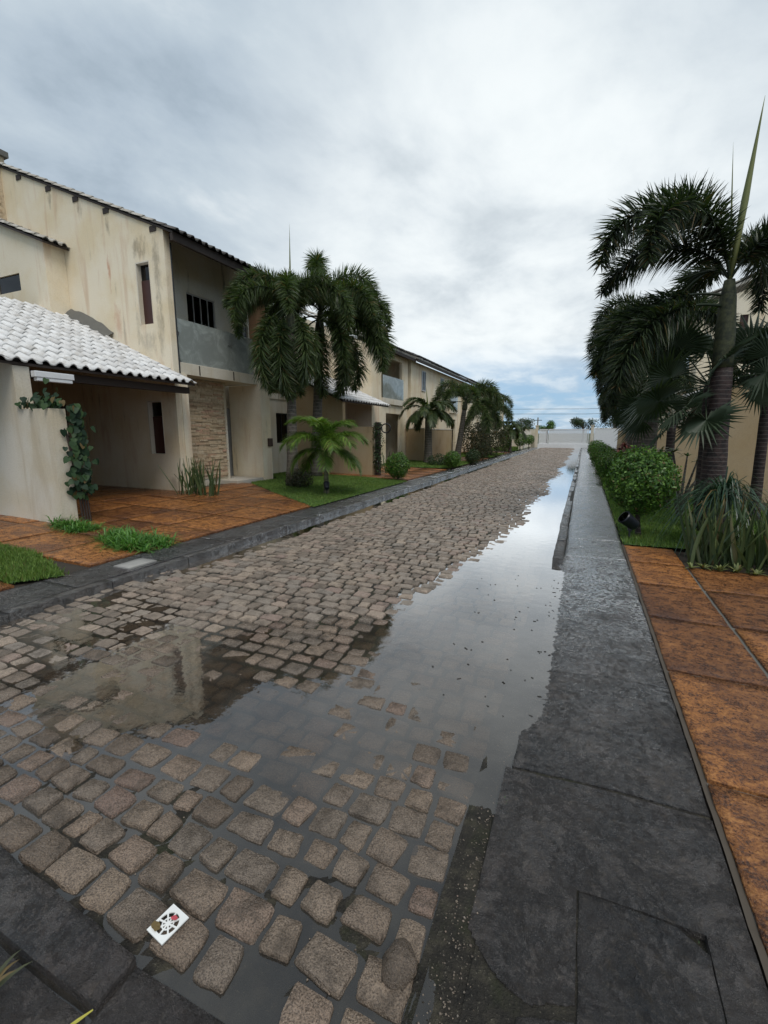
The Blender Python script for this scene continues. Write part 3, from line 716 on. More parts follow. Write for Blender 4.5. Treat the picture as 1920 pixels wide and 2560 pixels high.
def in_poly(x, y, poly):
    c = np.zeros(len(x), bool); n = len(poly); j = n - 1
    for i in range(n):
        xi, yi = poly[i]; xj, yj = poly[j]
        k = ((yi > y) != (yj > y)) & (x < (xj - xi) * (y - yi) / (yj - yi + 1e-12) + xi); c ^= k; j = i
    return c
def lawn(poly, z, label, nb, hgt, name='lawn', lab_mat='lawn_soil', width=0.006):
    zf_ = z if callable(z) else (lambda x, y: z)
    q = MB(); n = len(poly); q.add([(x, y, zf_(x, y)) for x, y in poly], [tuple(range(n))]); structure(q.build(name, lab_mat))
    P = np.array(poly); lo, hi = P.min(0), P.max(0); xs_, ys_ = [], []
    while sum(len(a) for a in xs_) < nb:
        x = RNG.uniform(lo[0] - .02, hi[0] + .02, nb * 2); y = RNG.uniform(lo[1] - .02, hi[1] + .02, nb * 2)
        dd = 0.03; k = in_poly(x + RNG.normal(0, dd, len(x)), y + RNG.normal(0, dd, len(x)), poly); xs_.append(x[k]); ys_.append(y[k])
    x = np.concatenate(xs_)[:nb]; y = np.concatenate(ys_)[:nb]
    zz = np.array([zf_(a, b) for a, b in zip(x, y)])
    a = RNG.uniform(0, 6.283, nb); h = hgt * RNG.uniform(0.5, 1.25, nb) * (1 + 0.3 * np.sin(x * 3.1) * np.cos(y * 2.7)); le = RNG.uniform(0.15, 0.9, nb) * h; b2 = RNG.uniform(0, 6.283, nb)
    wv = width * RNG.uniform(0.7, 1.4, nb)
    V = np.stack([np.stack([x - np.cos(a) * wv, y - np.sin(a) * wv, zz - .005], 1), np.stack([x + np.cos(a) * wv, y + np.sin(a) * wv, zz - .005], 1),
                  np.stack([x + np.cos(b2) * le, y + np.sin(b2) * le, zz + h], 1)], 1).reshape(-1, 3)
    o = link('grass', fast_mesh('grass', V, np.arange(len(V)).reshape(-1, 3), 'grass_blade', 3)); tag(o, label, 'grass', kind='stuff'); return o
lawn([(-8.75, 10.3), (-6.9, 9.0), (-4.98, 7.75), (-4.98, 13.1), (-6.6, 13.5), (-9.9, 13.5), (-9.9, 11.75), (-8.8, 11.75)], lambda x, y: zl(x) + 0.012, 'short green lawn around the two tall left palms', 60000, 0.035)
lawn([(-5.0, 2.84), (-5.25, 2.46), (-6.2, 2.5), (-9.3, 2.55), (-9.3, 3.2), (-6.2, 3.22)], lambda x, y: zl(x) + 0.006, 'grass strip between sandstone slabs at the left picture edge', 26000, 0.05)
lawn([(-5.0, 18.2), (-5.0, 22.9), (-8.6, 22.9), (-8.6, 18.0)], 0.13, 'lawn around the stocky palm before the cream house', 14000, 0.05, width=0.012)
lawn([(-5.0, 27.2), (-5.0, 32.6), (-8.4, 32.6), (-8.4, 27.2)], 0.13, 'lawn strip further down the left side', 8000, 0.06, width=0.016)
lawn([(-5.0, 36.8), (-5.0, 49), (-8.4, 49), (-8.4, 36.8)], 0.13, 'farthest left lawn near the white gate', 6000, 0.06, width=0.02)
lawn([(0.62, 6.95), (1.25, 7.0), (3.4, 7.1), (3.4, 12.85), (0.62, 12.85)], 0.055, 'green lawn under the big clipped ball shrub at right', 50000, 0.045)
lawn([(0.62, 12.85), (1.55, 12.85), (1.55, 22), (0.62, 22)], 0.06, 'narrow lawn beside the right pavement behind the ball shrub', 9000, 0.05, width=0.01)
lawn([(0.62, 22), (1.5, 22), (1.5, 49), (0.62, 49)], 0.06, 'far narrow lawn along the right pavement', 6000, 0.06, width=0.018)

# ------------------------------------------------------------------ roof tiles
def tile_mesh(mname, wd=0.22, ln=0.42):
    """roman tile: raised barrel and flat pan, runs down +X, front lip at x=0 (local), lifted at the front"""
    V = []; F = []; n = 8
    prof = []
    for i in range(n + 1):
        u = i / n; yv = -wd * 0.53 + wd * 1.06 * u
        zz = 0.058 * math.sin(math.pi * min(1, u / 0.62)) if u < 0.62 else -0.010 * math.sin(math.pi * (u - 0.62) / 0.38)
        prof.append((yv, zz))
    for x, lift in ((0.0, 0.020), (-ln, -0.004)):
        for yv, zz in prof: V.append((x, yv, zz + lift))
    for yv, zz in prof: V.append((0.0, yv, zz + 0.020 - 0.020))
    m_ = n + 1
    for i in range(n):
        F.append((i, i + 1, m_ + i + 1, m_ + i)); F.append((i, 2 * m_ + i, 2 * m_ + i + 1, i + 1))
    q = MB(); q.add(V, F); me = q.mesh('roof_tile', mname)
    me.polygons.foreach_set('use_smooth', [i % 2 == 0 for i in range(len(me.polygons))]); return me
TM = {k: tile_mesh(k) for k in ('tile_white', 'tile_dark', 'tile_pale')}
def tiles(parent, tm, xe, ze, slope, rows_, ys, sgn=1, course=0.36, jit=0.007):
    """tile courses from eave (xe,ze) up the slope; sgn=1: roof rises toward -X, -1: toward +X"""
    th = math.atan(slope)
    for r in rows_:
        for yv in ys:
            d = r * course + random.uniform(-jit, jit) * 2
            loc = (xe - sgn * d * math.cos(th), yv + random.uniform(-jit, jit), ze + d * math.sin(th) + random.uniform(-jit, jit) * .6)
            rot = (0, th, random.uniform(-.03, .03)) if sgn == 1 else (0, th, math.pi + random.uniform(-.012, .012))
            link('roof_tile', tm, parent, loc, rot)
def roof_deck(mb, xe, ze, slope, run, y0, y1, th=0.05, sgn=1):
    x1 = xe - sgn * run; z1 = ze + slope * run
    v = [(xe, y0, ze - th), (x1, y0, z1 - th), (x1, y1, z1 - th), (xe, y1, ze - th), (xe, y0, ze), (x1, y0, z1), (x1, y1, z1), (xe, y1, ze)]
    mb.hexa(v)
def window(parent, axis, u0, u1, z0, z1, d, sgn, frame=0.045, mull=1, fm='window_frame', depth=0.05):
    """window in the wall plane at depth d; frame + mullions, dark pane behind"""
    q = MB(); dd = (d - depth / 2, d + depth / 2)
    def bx(a, b, za, zb, e0=0.0):
        if axis == 'x': q.box(a, b, dd[0], dd[1], za, zb)
        else: q.box(dd[0], dd[1], a, b, za, zb)
    bx(u0, u1, z0, z0 + frame); bx(u0, u1, z1 - frame, z1); bx(u0, u0 + frame, z0 + frame, z1 - frame); bx(u1 - frame, u1, z0 + frame, z1 - frame)
    for k in range(1, mull + 1):
        c = u0 + (u1 - u0) * k / (mull + 1); bx(c - frame * .22, c + frame * .22, z0 + frame, z1 - frame)
    w_ = q.build('window', fm, parent)
    q = MB(); e_ = d - sgn * 0.004
    if axis == 'x': q.box(u0 + frame * .5, u1 - frame * .5, e_ - .004, e_ + .004, z0 + frame * .5, z1 - frame * .5)
    else: q.box(e_ - .004, e_ + .004, u0 + frame * .5, u1 - frame * .5, z0 + frame * .5, z1 - frame * .5)
    pn_ = q.build('pane', 'pane_glass', w_)
    q = MB(); e_ = d - sgn * 0.35
    if axis == 'x': q.box(u0 - .1, u1 + .1, e_ - .01, e_ + .01, z0 - .1, z1 + .1)
    else: q.box(e_ - .01, e_ + .01, u0 - .1, u1 + .1, z0 - .1, z1 + .1)
    q.build('back_panel', 'interior', w_)  # plain dark panel set behind the pane
    return w_

# ------------------------------------------------------------------ near left house
H1 = thing('house', 'stained cream two-storey house with white tiled carport roof and glass balcony, nearest on the left', 'house', (-9.2, 8.13, 0.12))
YG = 8.13; SL = 0.427
top1 = lambda x: 5.978 + SL * (-8.72 - x)
q = MB(); q.wall('x', -15.6, -9.05, YG, YG + 0.16, 0.05, top1, [(-10.02, -9.57, 4.16, 5.55), (-10.04, -9.54, 1.07, 2.37)])
q.build('side_wall', 'plaster_gable', H1)
for (a, b, za, zb) in ((-10.02, -9.57, 4.16, 5.55), (-10.04, -9.54, 1.07, 2.37)):
    q = MB(); f = 0.03   # pale reveal lining and dark red shutter set back in the slot
    q.box(a + .002, a + f, YG - 0.012, YG + 0.158, za + .002, zb - .002); q.box(b - f * .4, b - .002, YG - 0.006, YG + 0.158, za + .002, zb - .002); q.box(a + f, b - f * .4, YG - 0.010, YG + .158, zb - f, zb - .002)
    s_ = q.build('window', 'plaster_white', H1)
    q = MB(); q.box(a + f, b - f * .4, YG + 0.10, YG + 0.135, za + .003, zb - f - .35); q.build('shutter', 'red_wood', s_)
    q = MB(); q.box(a + f, b - f * .4, YG + 0.115, YG + 0.125, zb - f - .34, zb - f - .003); q.build('pane', 'pane_glass', s_)
# front of ground floor, set back under the balcony
XG = -9.62
q = MB(); q.wall('y', 8.29, 10.42, XG - 0.15, XG, 0.05, 3.0, [(8.62, 8.80, 0.75, 2.36)]); q.build('front_wall', 'plaster_white', H1)
q = MB(); q.box(XG - 0.10, XG - 0.05, 8.63, 8.79, 0.76, 2.35); q.build('shutter', 'red_wood', H1)
q = MB(); q.box(-9.28, -9.03, 8.292, 8.50, 0.05, 3.0); q.build('corner_pilaster', 'plaster_cream', H1)
q = MB(); rs = random.Random(9); z = 0.32
while z < 2.98:
    hh = rs.uniform(0.035, 0.062); yv = 8.98
    while yv < 10.30:
        l = rs.uniform(0.14, 0.46); y1 = min(yv + l, 10.30); pr = rs.uniform(0.018, 0.055)
        q.box(XG + 0.002, XG + pr, yv + .002, y1 - .003, z + .002, min(z + hh, 2.99)); yv = y1
    z += hh
o = q.build('stone_cladding', 'cladding', H1); o['kind'] = 'stuff'
# entrance recess, door and porch floor
q = MB(); q.wall('y', 10.42, 12.9, -10.45, -10.3, 0.05, 3.0, [(10.75, 11.6, 0.2, 2.35)]); q.wall('x', -10.3, XG - 0.152, 10.27, 10.418, 0.05, 3.0); q.build('entrance_wall', 'plaster_white', H1)
q = MB(); q.box(-10.40, -10.35, 10.76, 11.59, 0.2, 2.34); d_ = q.build('door', 'window_frame', H1, bevel=0.006)
q = MB(); q.ball((-10.33, 10.86, 1.15), 0.03); q.build('handle', 'steel', d_)
q = MB(); q.box(-10.29, -8.98, 10.0, 11.15, 0.12, 0.235); q.build('porch_step', 'porch_tile', H1, bevel=0.008)
q = MB(); q.box(-10.2, -9.32, 11.20, 11.50, 0.05, 3.0); q.build('pier', 'plaster_cream', H1)
q = MB(); q.box(-9.318, -8.98, 11.18, 11.62, 0.05, 3.62); o = q.build('column', 'plaster_cream', H1)
q = MB(); q.box(-9.30, -9.0, 11.20, 11.60, 3.622, 5.55); q.build('column_shaft', 'plaster_brown', H1)
q = MB(); q.box(-8.978, -8.91, 11.42, 11.60, 1.17, 1.42); o = q.build('meter_box', 'meter_brown', H1, bevel=0.008)
# balcony slab and rail
q = MB(); q.box(-10.6, -9.08, 8.292, 11.17, 3.005, 3.28); q.build('balcony_slab', 'plaster_white', H1, bevel=0.006)
for yv in (8.95, 10.18): q = MB(); q.box(-9.079, -9.070, yv, yv + 0.03, 3.03, 3.26); q.build('fascia_mark', 'dark_wood', H1)  # thin flat strips for the dark vertical marks on the slab front
for (a, b, x_) in ((8.33, 10.15, -9.12), (10.17, 11.15, -9.15)):
    q = MB(); q.box(x_ - 0.006, x_ + 0.006, a, b, 3.19, 4.30); g_ = q.build('glass_panel', 'rail_glass', H1)
    for u in (a + 0.06, b - 0.06):
        for z in (3.30, 3.95): q = MB(); q.tube([(x_ - 0.03, u, z), (x_ + 0.03, u, z)], 0.028, 8); q.build('clamp', 'steel', g_)
q = MB(); q.tube([(-9.06, 8.31, 3.0), (-9.06, 8.31, 5.9)], 0.025, 8); q.build('drain_pipe', 'dark_metal', H1)
# recessed upper walls with sliding windows
q = MB(); q.wall('y', 8.292, 11.62, -10.45, -10.3, 3.285, 6.6, [(9.88, 10.95, 4.33, 5.42)]); q.wall('x', -11.0, -10.452, 11.47, 11.62, 3.29, 6.6); q.build('upper_wall', 'plaster_grey', H1)
q = MB(); q.wall('y', 11.622, 13.6, -11.15, -11.0, 2.4, 6.9, [(12.55, 13.2, 4.15, 5.22)]); q.build('upper_wall', 'plaster_grey', H1)
window(H1, 'y', 9.882, 10.948, 4.332, 5.418, -10.36, 1, 0.035, 3)
window(H1, 'y', 12.552, 13.198, 4.152, 5.218, -11.06, 1, 0.035, 2)
q = MB(); q.box(-10.299, -10.24, 9.82, 11.0, 4.27, 4.325); q.build('sill', 'plaster_white', H1)
# back body
q = MB(); q.wall('x', -15.6, -11.0, 13.6, 13.75, 0.05, top1); q.box(-15.75, -15.602, 8.13, 13.75, 0.05, 8.4); q.build('rear_wall', 'plaster_cream', H1)
# roof: deck, purlin ends, tile rows that can be seen
q = MB(); roof_deck(q, -8.72, 6.025, SL, 7.2, 8.09, 13.95, 0.045); rf = q.build('roof', 'dark_wood', H1)
q = MB(); q.box(-8.80, -8.722, 8.09, 13.95, 5.84, 5.985); q.build('fascia', 'dark_wood', rf)
for x_ in (-9.35, -10.85, -11.9, -12.9, -14.05):
    q = MB(); zt = 6.025 + SL * (-8.72 - x_) - 0.075; q.box(x_ - 0.10, x_ + 0.10, 8.112, 8.128, zt - 0.10, zt + 0.02); q.build('purlin', 'dark_wood', H1)
ys = np.arange(8.17, 13.9, 0.22)
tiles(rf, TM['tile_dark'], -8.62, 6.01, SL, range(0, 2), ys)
tiles(rf, TM['tile_pale'], -8.62, 6.01, SL, range(2, 20), ys[:2])
tiles(rf, TM['tile_pale'], -8.62, 6.01, SL, range(2, 4), ys[2:])
q = MB(); roof_deck(q, -9.3, 6.01 + SL * .68 + .07, SL, 6.5, 8.6, 13.9, 0.03); q.build('tile_field', 'tile_pale', rf)
# rear tower with cap
q = MB(); rs = random.Random(4); z = 6.6
q.box(-16.2, -14.80, 8.02, 8.25, 6.0, 8.86)
while z < 8.8:
    xx = -16.15
    while xx < -14.82:
        l = rs.uniform(0.15, 0.4); q.box(xx, min(xx + l - .006, -14.78), 7.985 - rs.uniform(0, .03), 8.03, z, z + 0.075); xx += l
    z += 0.082
tw = q.build('tower', 'cladding', H1)
q = MB(); q.box(-16.3, -14.70, 7.93, 8.32, 8.862, 9.0); q.build('cap', 'mortar', tw)
# annex with lean-to roof
ta = lambda x: 6.22 + 0.40 * (-12.55 - x)
q = MB(); q.wall('x', -16, -12.55, 7.62, 8.128, 2.5, ta, [(-14.7, -13.66, 5.24, 5.66)]); q.build('annex_wall', 'plaster_cream', H1)
q = MB(); q.box(-14.69, -13.67, 7.66, 7.72, 5.25, 5.65); q.build('window', 'pane_glass', H1)
q = MB(); roof_deck(q, -12.36, 6.20, 0.40, 3.6, 7.50, 8.12, 0.05); q.build('annex_roof', 'dark_wood', H1)
tiles(H1, TM['tile_pale'], -12.30, 6.21, 0.40, range(0, 10), (7.60, 7.82, 8.03))
# carport
XE, ZE, SC1 = -8.36, 2.72, 0.44
q = MB(); roof_deck(q, XE - 0.04, ZE - 0.01, SC1, 4.45, 2.9, 8.12, 0.04); cr_ = q.build('carport_roof', 'dark_wood', H1)
tiles(cr_, TM['tile_white'], XE, ZE, SC1, range(0, 14), np.arange(3.62, 8.10, 0.22))
q = MB(); V = []; F = []
for i in range(22):   # rough cement flashing where carport roof meets the wall
    u = i / 21; x_ = -12.75 + 1.75 * u; z_ = ZE + SC1 * (XE - x_) + 0.03; bulge = 0.16 + 0.10 * math.sin(math.pi * u) + 0.05 * nz(x_, 0, 4)
    V += [(x_, 8.128, z_ + bulge), (x_, 8.02 - 0.05 * nz(x_, 3, 5), z_ + bulge * .55), (x_, 7.93 - 0.05 * nz(x_, 7, 5), z_ + 0.02)]
for i in range(21):
    for k in range(2): F.append((i * 3 + k, i * 3 + k + 1, i * 3 + k + 4, i * 3 + k + 3))
q.add(V, F); q.build('flashing', 'mortar', cr_, True)
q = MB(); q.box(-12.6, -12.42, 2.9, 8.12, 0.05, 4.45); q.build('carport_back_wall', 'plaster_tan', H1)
q = MB(); q.box(-12.415, -12.38, 6.7, 7.6, 0.1, 2.3); q.build('carport_door', 'dark_wood', H1)
q = MB(); q.box(-12.4, XE + 0.12 - 0.4, 2.95, 3.1, 2.55, 2.72); q.box(-8.72, -8.58, 4.72, 8.12, 2.50, 2.64); q.build('carport_beam', 'dark_wood', cr_)
# carport cross wall: low front end, high rear end under the roof
q = MB(); q.wall('x', -8.43, -7.62, 4.42, 4.66, 0.03, lambda x: 1.97); q.wall('x', -12.42, -8.43, 4.42, 4.66, 0.03, lambda x: min(ZE + SC1 * (XE - x) - 0.08, 2.66 + SC1 * (-8.43 - x)))
q.build('carport_wall', 'plaster_white', H1)
q = MB(); q.box(-8.42, -8.30, 4.668, 5.30, 2.50, 2.60); q.box(-8.41, -8.31, 4.70, 5.27, 2.44, 2.499); q.build('strip_lamp', 'white_paint', H1, bevel=0.01)
# side-yard wall with window between the houses
q = MB(); q.wall('y', 11.62, 14.3, -10.15, -10.0, 0.05, 2.75, [(13.25, 13.95, 1.22, 2.28)]); q.box(-10.2, -9.96, 11.62, 14.3, 2.752, 2.95); q.build('yard_wall', 'plaster_white', H1)
window(H1, 'y', 13.252, 13.948, 1.222, 2.278, -10.06, 1, 0.04, 1, 'dark_metal')

# ------------------------------------------------------------------ further left houses
def far_house(label, Y0, XF, eave, Yend, yb0, yb1, carport, name='house'):
    h = thing(name, label, 'house', (XF, Y0, 0.1)); sl = 0.42
    tp = lambda x: eave - 0.1 + sl * (XF - x)
    q = MB(); q.wall('x', XF - 6, XF, Y0, Y0 + 0.16, 0.05, tp); q.wall('x', XF - 6, XF, Yend - .16, Yend, 0.05, tp); q.box(XF - 6.16, XF - 6.002, Y0, Yend, 0.05, eave + 2.2); q.build('side_wall', 'plaster_cream', h)
    # street facade with balcony opening
    ops = [(yb0, yb1, 3.2, eave - 0.35), (yb0 + .5, yb1 - .2, 0.1, 2.5)]
    q = MB(); q.wall('y', Y0 + 0.162, Yend - .162, XF - 0.16, XF, 0.05, eave - 0.1, ops); q.build('front_wall', 'plaster_cream', h)
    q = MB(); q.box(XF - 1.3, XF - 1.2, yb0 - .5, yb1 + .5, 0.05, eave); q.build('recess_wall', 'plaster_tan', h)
    q = MB(); q.box(XF - 1.19, XF + 0.10, yb0 - .05, yb1 + .05, 2.92, 3.18); q.build('balcony_slab', 'plaster_white', h)
    q = MB(); q.box(XF + 0.06, XF + 0.07, yb0, yb1, 3.182, 4.2); q.build('glass_panel', 'rail_glass', h)
    for wy in ([yb0 + 0.9] if yb1 - yb0 > 1.5 else []):
        q = MB(); q.box(XF - 1.198, XF - 1.17, wy, wy + 0.9, 3.3, 5.0); q.build('door', 'window_frame', h)
    q = MB(); roof_deck(q, XF + 0.42, eave, sl, 6.6, Y0 - 0.1, Yend + 0.1, 0.07); rf = q.build('roof', 'tile_pale', h)
    q = MB(); q.box(XF + 0.34, XF + 0.42, Y0 - .1, Yend + .1, eave - 0.2, eave - 0.075); q.build('fascia', 'dark_wood', rf)
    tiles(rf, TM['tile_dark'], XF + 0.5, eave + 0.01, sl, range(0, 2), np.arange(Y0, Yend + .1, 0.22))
    tiles(rf, TM['tile_pale'], XF + 0.5, eave + 0.01, sl, range(2, 16), [Y0, Y0 + 0.22])
    if carport:
        yc = carport; xe = XF + 0.85; ze = 2.72
        q = MB(); roof_deck(q, xe - .04, ze - .01, 0.44, 4.2, yc - 0.1, Y0 - 0.02, 0.04); c_ = q.build('carport_roof', 'dark_wood', h)
        tiles(c_, TM['tile_white'], xe, ze, 0.44, range(0, 11), np.arange(yc + 0.02, Y0, 0.22))
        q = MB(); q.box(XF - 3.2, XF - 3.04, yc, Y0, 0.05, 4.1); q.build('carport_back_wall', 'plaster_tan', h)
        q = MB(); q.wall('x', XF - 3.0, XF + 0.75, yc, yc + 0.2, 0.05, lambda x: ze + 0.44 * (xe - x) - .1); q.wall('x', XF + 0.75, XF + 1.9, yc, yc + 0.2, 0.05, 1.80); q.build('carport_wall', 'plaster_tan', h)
    return h
h2 = far_house('cream two-storey house with glass balcony behind the two tall left palms', 18.3, -8.65, 5.40, 22.75, 19.35, 21.95, 14.3)
h3 = far_house('pale cream house with long plain upper wall behind the stocky palm', 22.95, -8.55, 5.42, 33.5, 30.5, 32.4, None)
h4 = far_house('farther cream house with dark eave, second from the white gate', 33.7, -8.35, 5.35, 42.5, 38.0, 39.8, None)
h5 = far_house('last cream house of the left row beside the white gate', 42.7, -8.1, 5.2, 50.5, 46.0, 47.6, None)
for h, yw, XF in ((h3, 24.6, -8.55), (h3, 28.2, -8.55), (h4, 35.2, -8.35), (h5, 44.2, -8.1)):
    window(h, 'y', yw, yw + 0.7, 3.9, 5.0, XF + 0.02, 1, 0.05, 1)
# rooftop tanks
q = MB(); q.box(-12.5, -11.2, 24.5, 26.0, 6.3, 7.5); q.build('water_tank_housing', 'plaster_tan', h3)
q = MB(); q.box(-12.6, -11.1, 24.4, 26.1, 7.502, 7.62); q.build('tank_cap', 'dark_wood', h3)

def garden_wall(label, x0, x1, y0, y1, z1, mt='plaster_tan'):
    q = MB(); q.box(x0, x1, y0, y1, 0.03, z1); 
    t_ = thing('garden_wall', label, 'wall', ((x0 + x1) / 2, (y0 + y1) / 2, 0.03)); q2 = MB(); q2.box(x0, x1, y0, y1, 0.03, z1); q2.build('wall_body', mt, t_, bevel=0.01)
    q3 = MB(); q3.box(x0 - .015, x1 + .015, y0 - .015, y1 + .015, z1 + .001, z1 + .05); q3.build('coping', 'plaster_white', t_); return t_
garden_wall('long tan street wall behind the stocky left palm', -7.95, -7.78, 22.7, 28.5, 1.75)
garden_wall('low tan yard wall across from the stocky palm trunk', -8.6, -7.6, 22.4, 22.58, 1.78)
garden_wall('low tan wall by the far left palms', -6.9, -6.75, 30.0, 36.0, 1.7)
garden_wall('pale wall beside the gate end of the left row', -5.2, -5.05, 41.0, 49.6, 1.75, 'plaster_white')

# ------------------------------------------------------------------ right houses
def right_house(label, Y0, XF, eave, Yend, yc):
    h = thing('house', label, 'house', (XF, Y0, 0.05)); sl = 0.42; tp = lambda x: eave - 0.1 + sl * (x - XF)
    q = MB(); q.wall('x', XF, XF + 7, Y0, Y0 + 0.16, 0.0, tp, [(XF + 0.92, XF + 1.12, 3.8, 4.92)]); q.build('side_wall', 'plaster_cream', h)
    q = MB(); q.box(XF + .922, XF + 1.118, Y0 + .06, Y0 + .1, 3.802, 4.918); q.build('shutter', 'red_wood', h)
    q = MB(); q.wall('y', Y0 + 0.162, Yend, XF, XF + 0.16, 0.0, eave - .1, [(Y0 + .8, Y0 + 3, 3.2, eave - .4)]); q.build('front_wall', 'plaster_cream', h)
    q = MB(); q.box(XF + 1.2, XF + 1.3, Y0 + .2, Yend, 0, eave); q.build('recess_wall', 'plaster_tan', h)
    q = MB(); q.box(XF - .1, XF + 1.19, Y0 + .75, Y0 + 3.05, 2.92, 3.18); q.build('balcony_slab', 'plaster_white', h)
    q = MB(); q.box(XF - .07, XF - .06, Y0 + .8, Y0 + 3, 3.182, 4.2); q.build('glass_panel', 'rail_glass', h)
    q = MB(); roof_deck(q, XF - .42, eave - .02, sl, 7.5, Y0 - .1, Yend, 0.07, -1); rf = q.build('roof', 'tile_pale', h)
    tiles(rf, TM['tile_pale'], XF - .5, eave, sl, range(0, 20), [Y0, Y0 + .22], -1)
    xe, ze, s2 = XF - .78, 2.42, 0.37
    q = MB(); roof_deck(q, xe + .04, ze - .01, s2, 4.6, yc - .06, Y0 - .02, 0.04, -1); c_ = q.build('carport_roof', 'dark_wood', h)
    tiles(c_, TM['tile_white'], xe, ze, s2, range(0, 12), np.arange(yc + .03, Y0, 0.22), -1)
    q = MB(); q.wall('x', XF - 1.3, XF - .42, yc, yc + .2, 0.0, 1.69); q.wall('x', XF - .05, XF + 3.6, yc, yc + .2, 0.0, lambda x: ze + s2 * (x - xe) - .08); q.build('carport_wall', 'plaster_tan', h)
    q = MB(); q.box(XF + 3.6, XF + 3.75, yc, Y0, 0, 4); q.build('carport_back_wall', 'plaster_tan', h)
    return h
right_house('cream house with white tile carport behind the right palms', 16.6, 2.94, 5.28, 24.5, 12.9)
right_house('farther cream house on the right, mostly hidden by foliage', 30.0, 2.9, 5.2, 40, 26.4)
garden_wall('tan garden wall behind the far right shrubs', 1.5, 2.9, 22.0, 22.2, 1.7)

# ------------------------------------------------------------------ white gate at the end
G = thing('gate', 'white slatted metal gate closing the far end of the street', 'gate', (-1.75, 50, 0))
for x0, x1 in ((-4.3, -3.42), (-3.36, 0.42)):
    q = MB(); q.box(x0, x1, 49.96, 50.04, 0.42, 0.50); q.box(x0, x1, 49.96, 50.04, 1.86, 1.94); q.box(x0, x0 + .07, 49.96, 50.04, 0.502, 1.858); q.box(x1 - .07, x1, 49.96, 50.04, 0.502, 1.858); fr_ = q.build('gate_frame', 'white_paint', G)
    q = MB(); x_ = x0 + 0.08; first = None
    q.box(-0.035, 0.035, -0.012, 0.012, 0.502, 1.858); me = q.mesh('slat', 'white_paint')
    while x_ + .07 < x1 - 0.07:
        link('slat', me, fr_, (x_ + .04, 50.0, 0)); x_ += 0.085
    for c in fr_.children: c.location.z = 0
q = MB(); q.box(-4.4, 0.95, 49.9, 50.1, -0.02, 0.415); q.build('plinth', 'white_paint', G)
for x_ in (-4.55, 0.72): 
    q = MB(); q.box(x_ - .14, x_ + .14, 49.88, 50.12, -0.02, 2.25); q.box(x_ - .18, x_ + .18, 49.84, 50.16, 2.252, 2.33); q.build('gate_post', 'plaster_white', G)
garden_wall('white boundary wall right of the street gate', 0.9, 6, 49.95, 50.15, 1.95, 'white_paint')
garden_wall('white boundary wall left of the street gate', -9.5, -4.72, 50.8, 51.0, 1.9, 'plaster_white')

# power line behind the gate
U = thing('utility_pole', 'thin concrete utility pole beyond the gate', 'pole', (-5.6, 62, 0))
q = MB(); q.tube([(-5.6, 62, -0.1), (-5.6, 62, 3.5)], [0.11, 0.08], 8); q.build('pole_shaft', 'concrete', U)
q = MB(); q.box(-6.1, -5.1, 61.96, 62.04, 3.1, 3.18); q.build('cross_arm', 'dark_wood', U)
for k, z in enumerate((4.62, 4.0)):
    q = MB(); q.tube([(-80 + 16 * i, 62.1, z + 0.25 * ((i % 2) == 0) - 0.15) for i in range(11)], 0.022, 5)
    o = q.build('power_line', 'wire'); tag(o, ('upper' if k == 0 else 'lower') + ' power line crossing the sky behind the gate', 'wire')

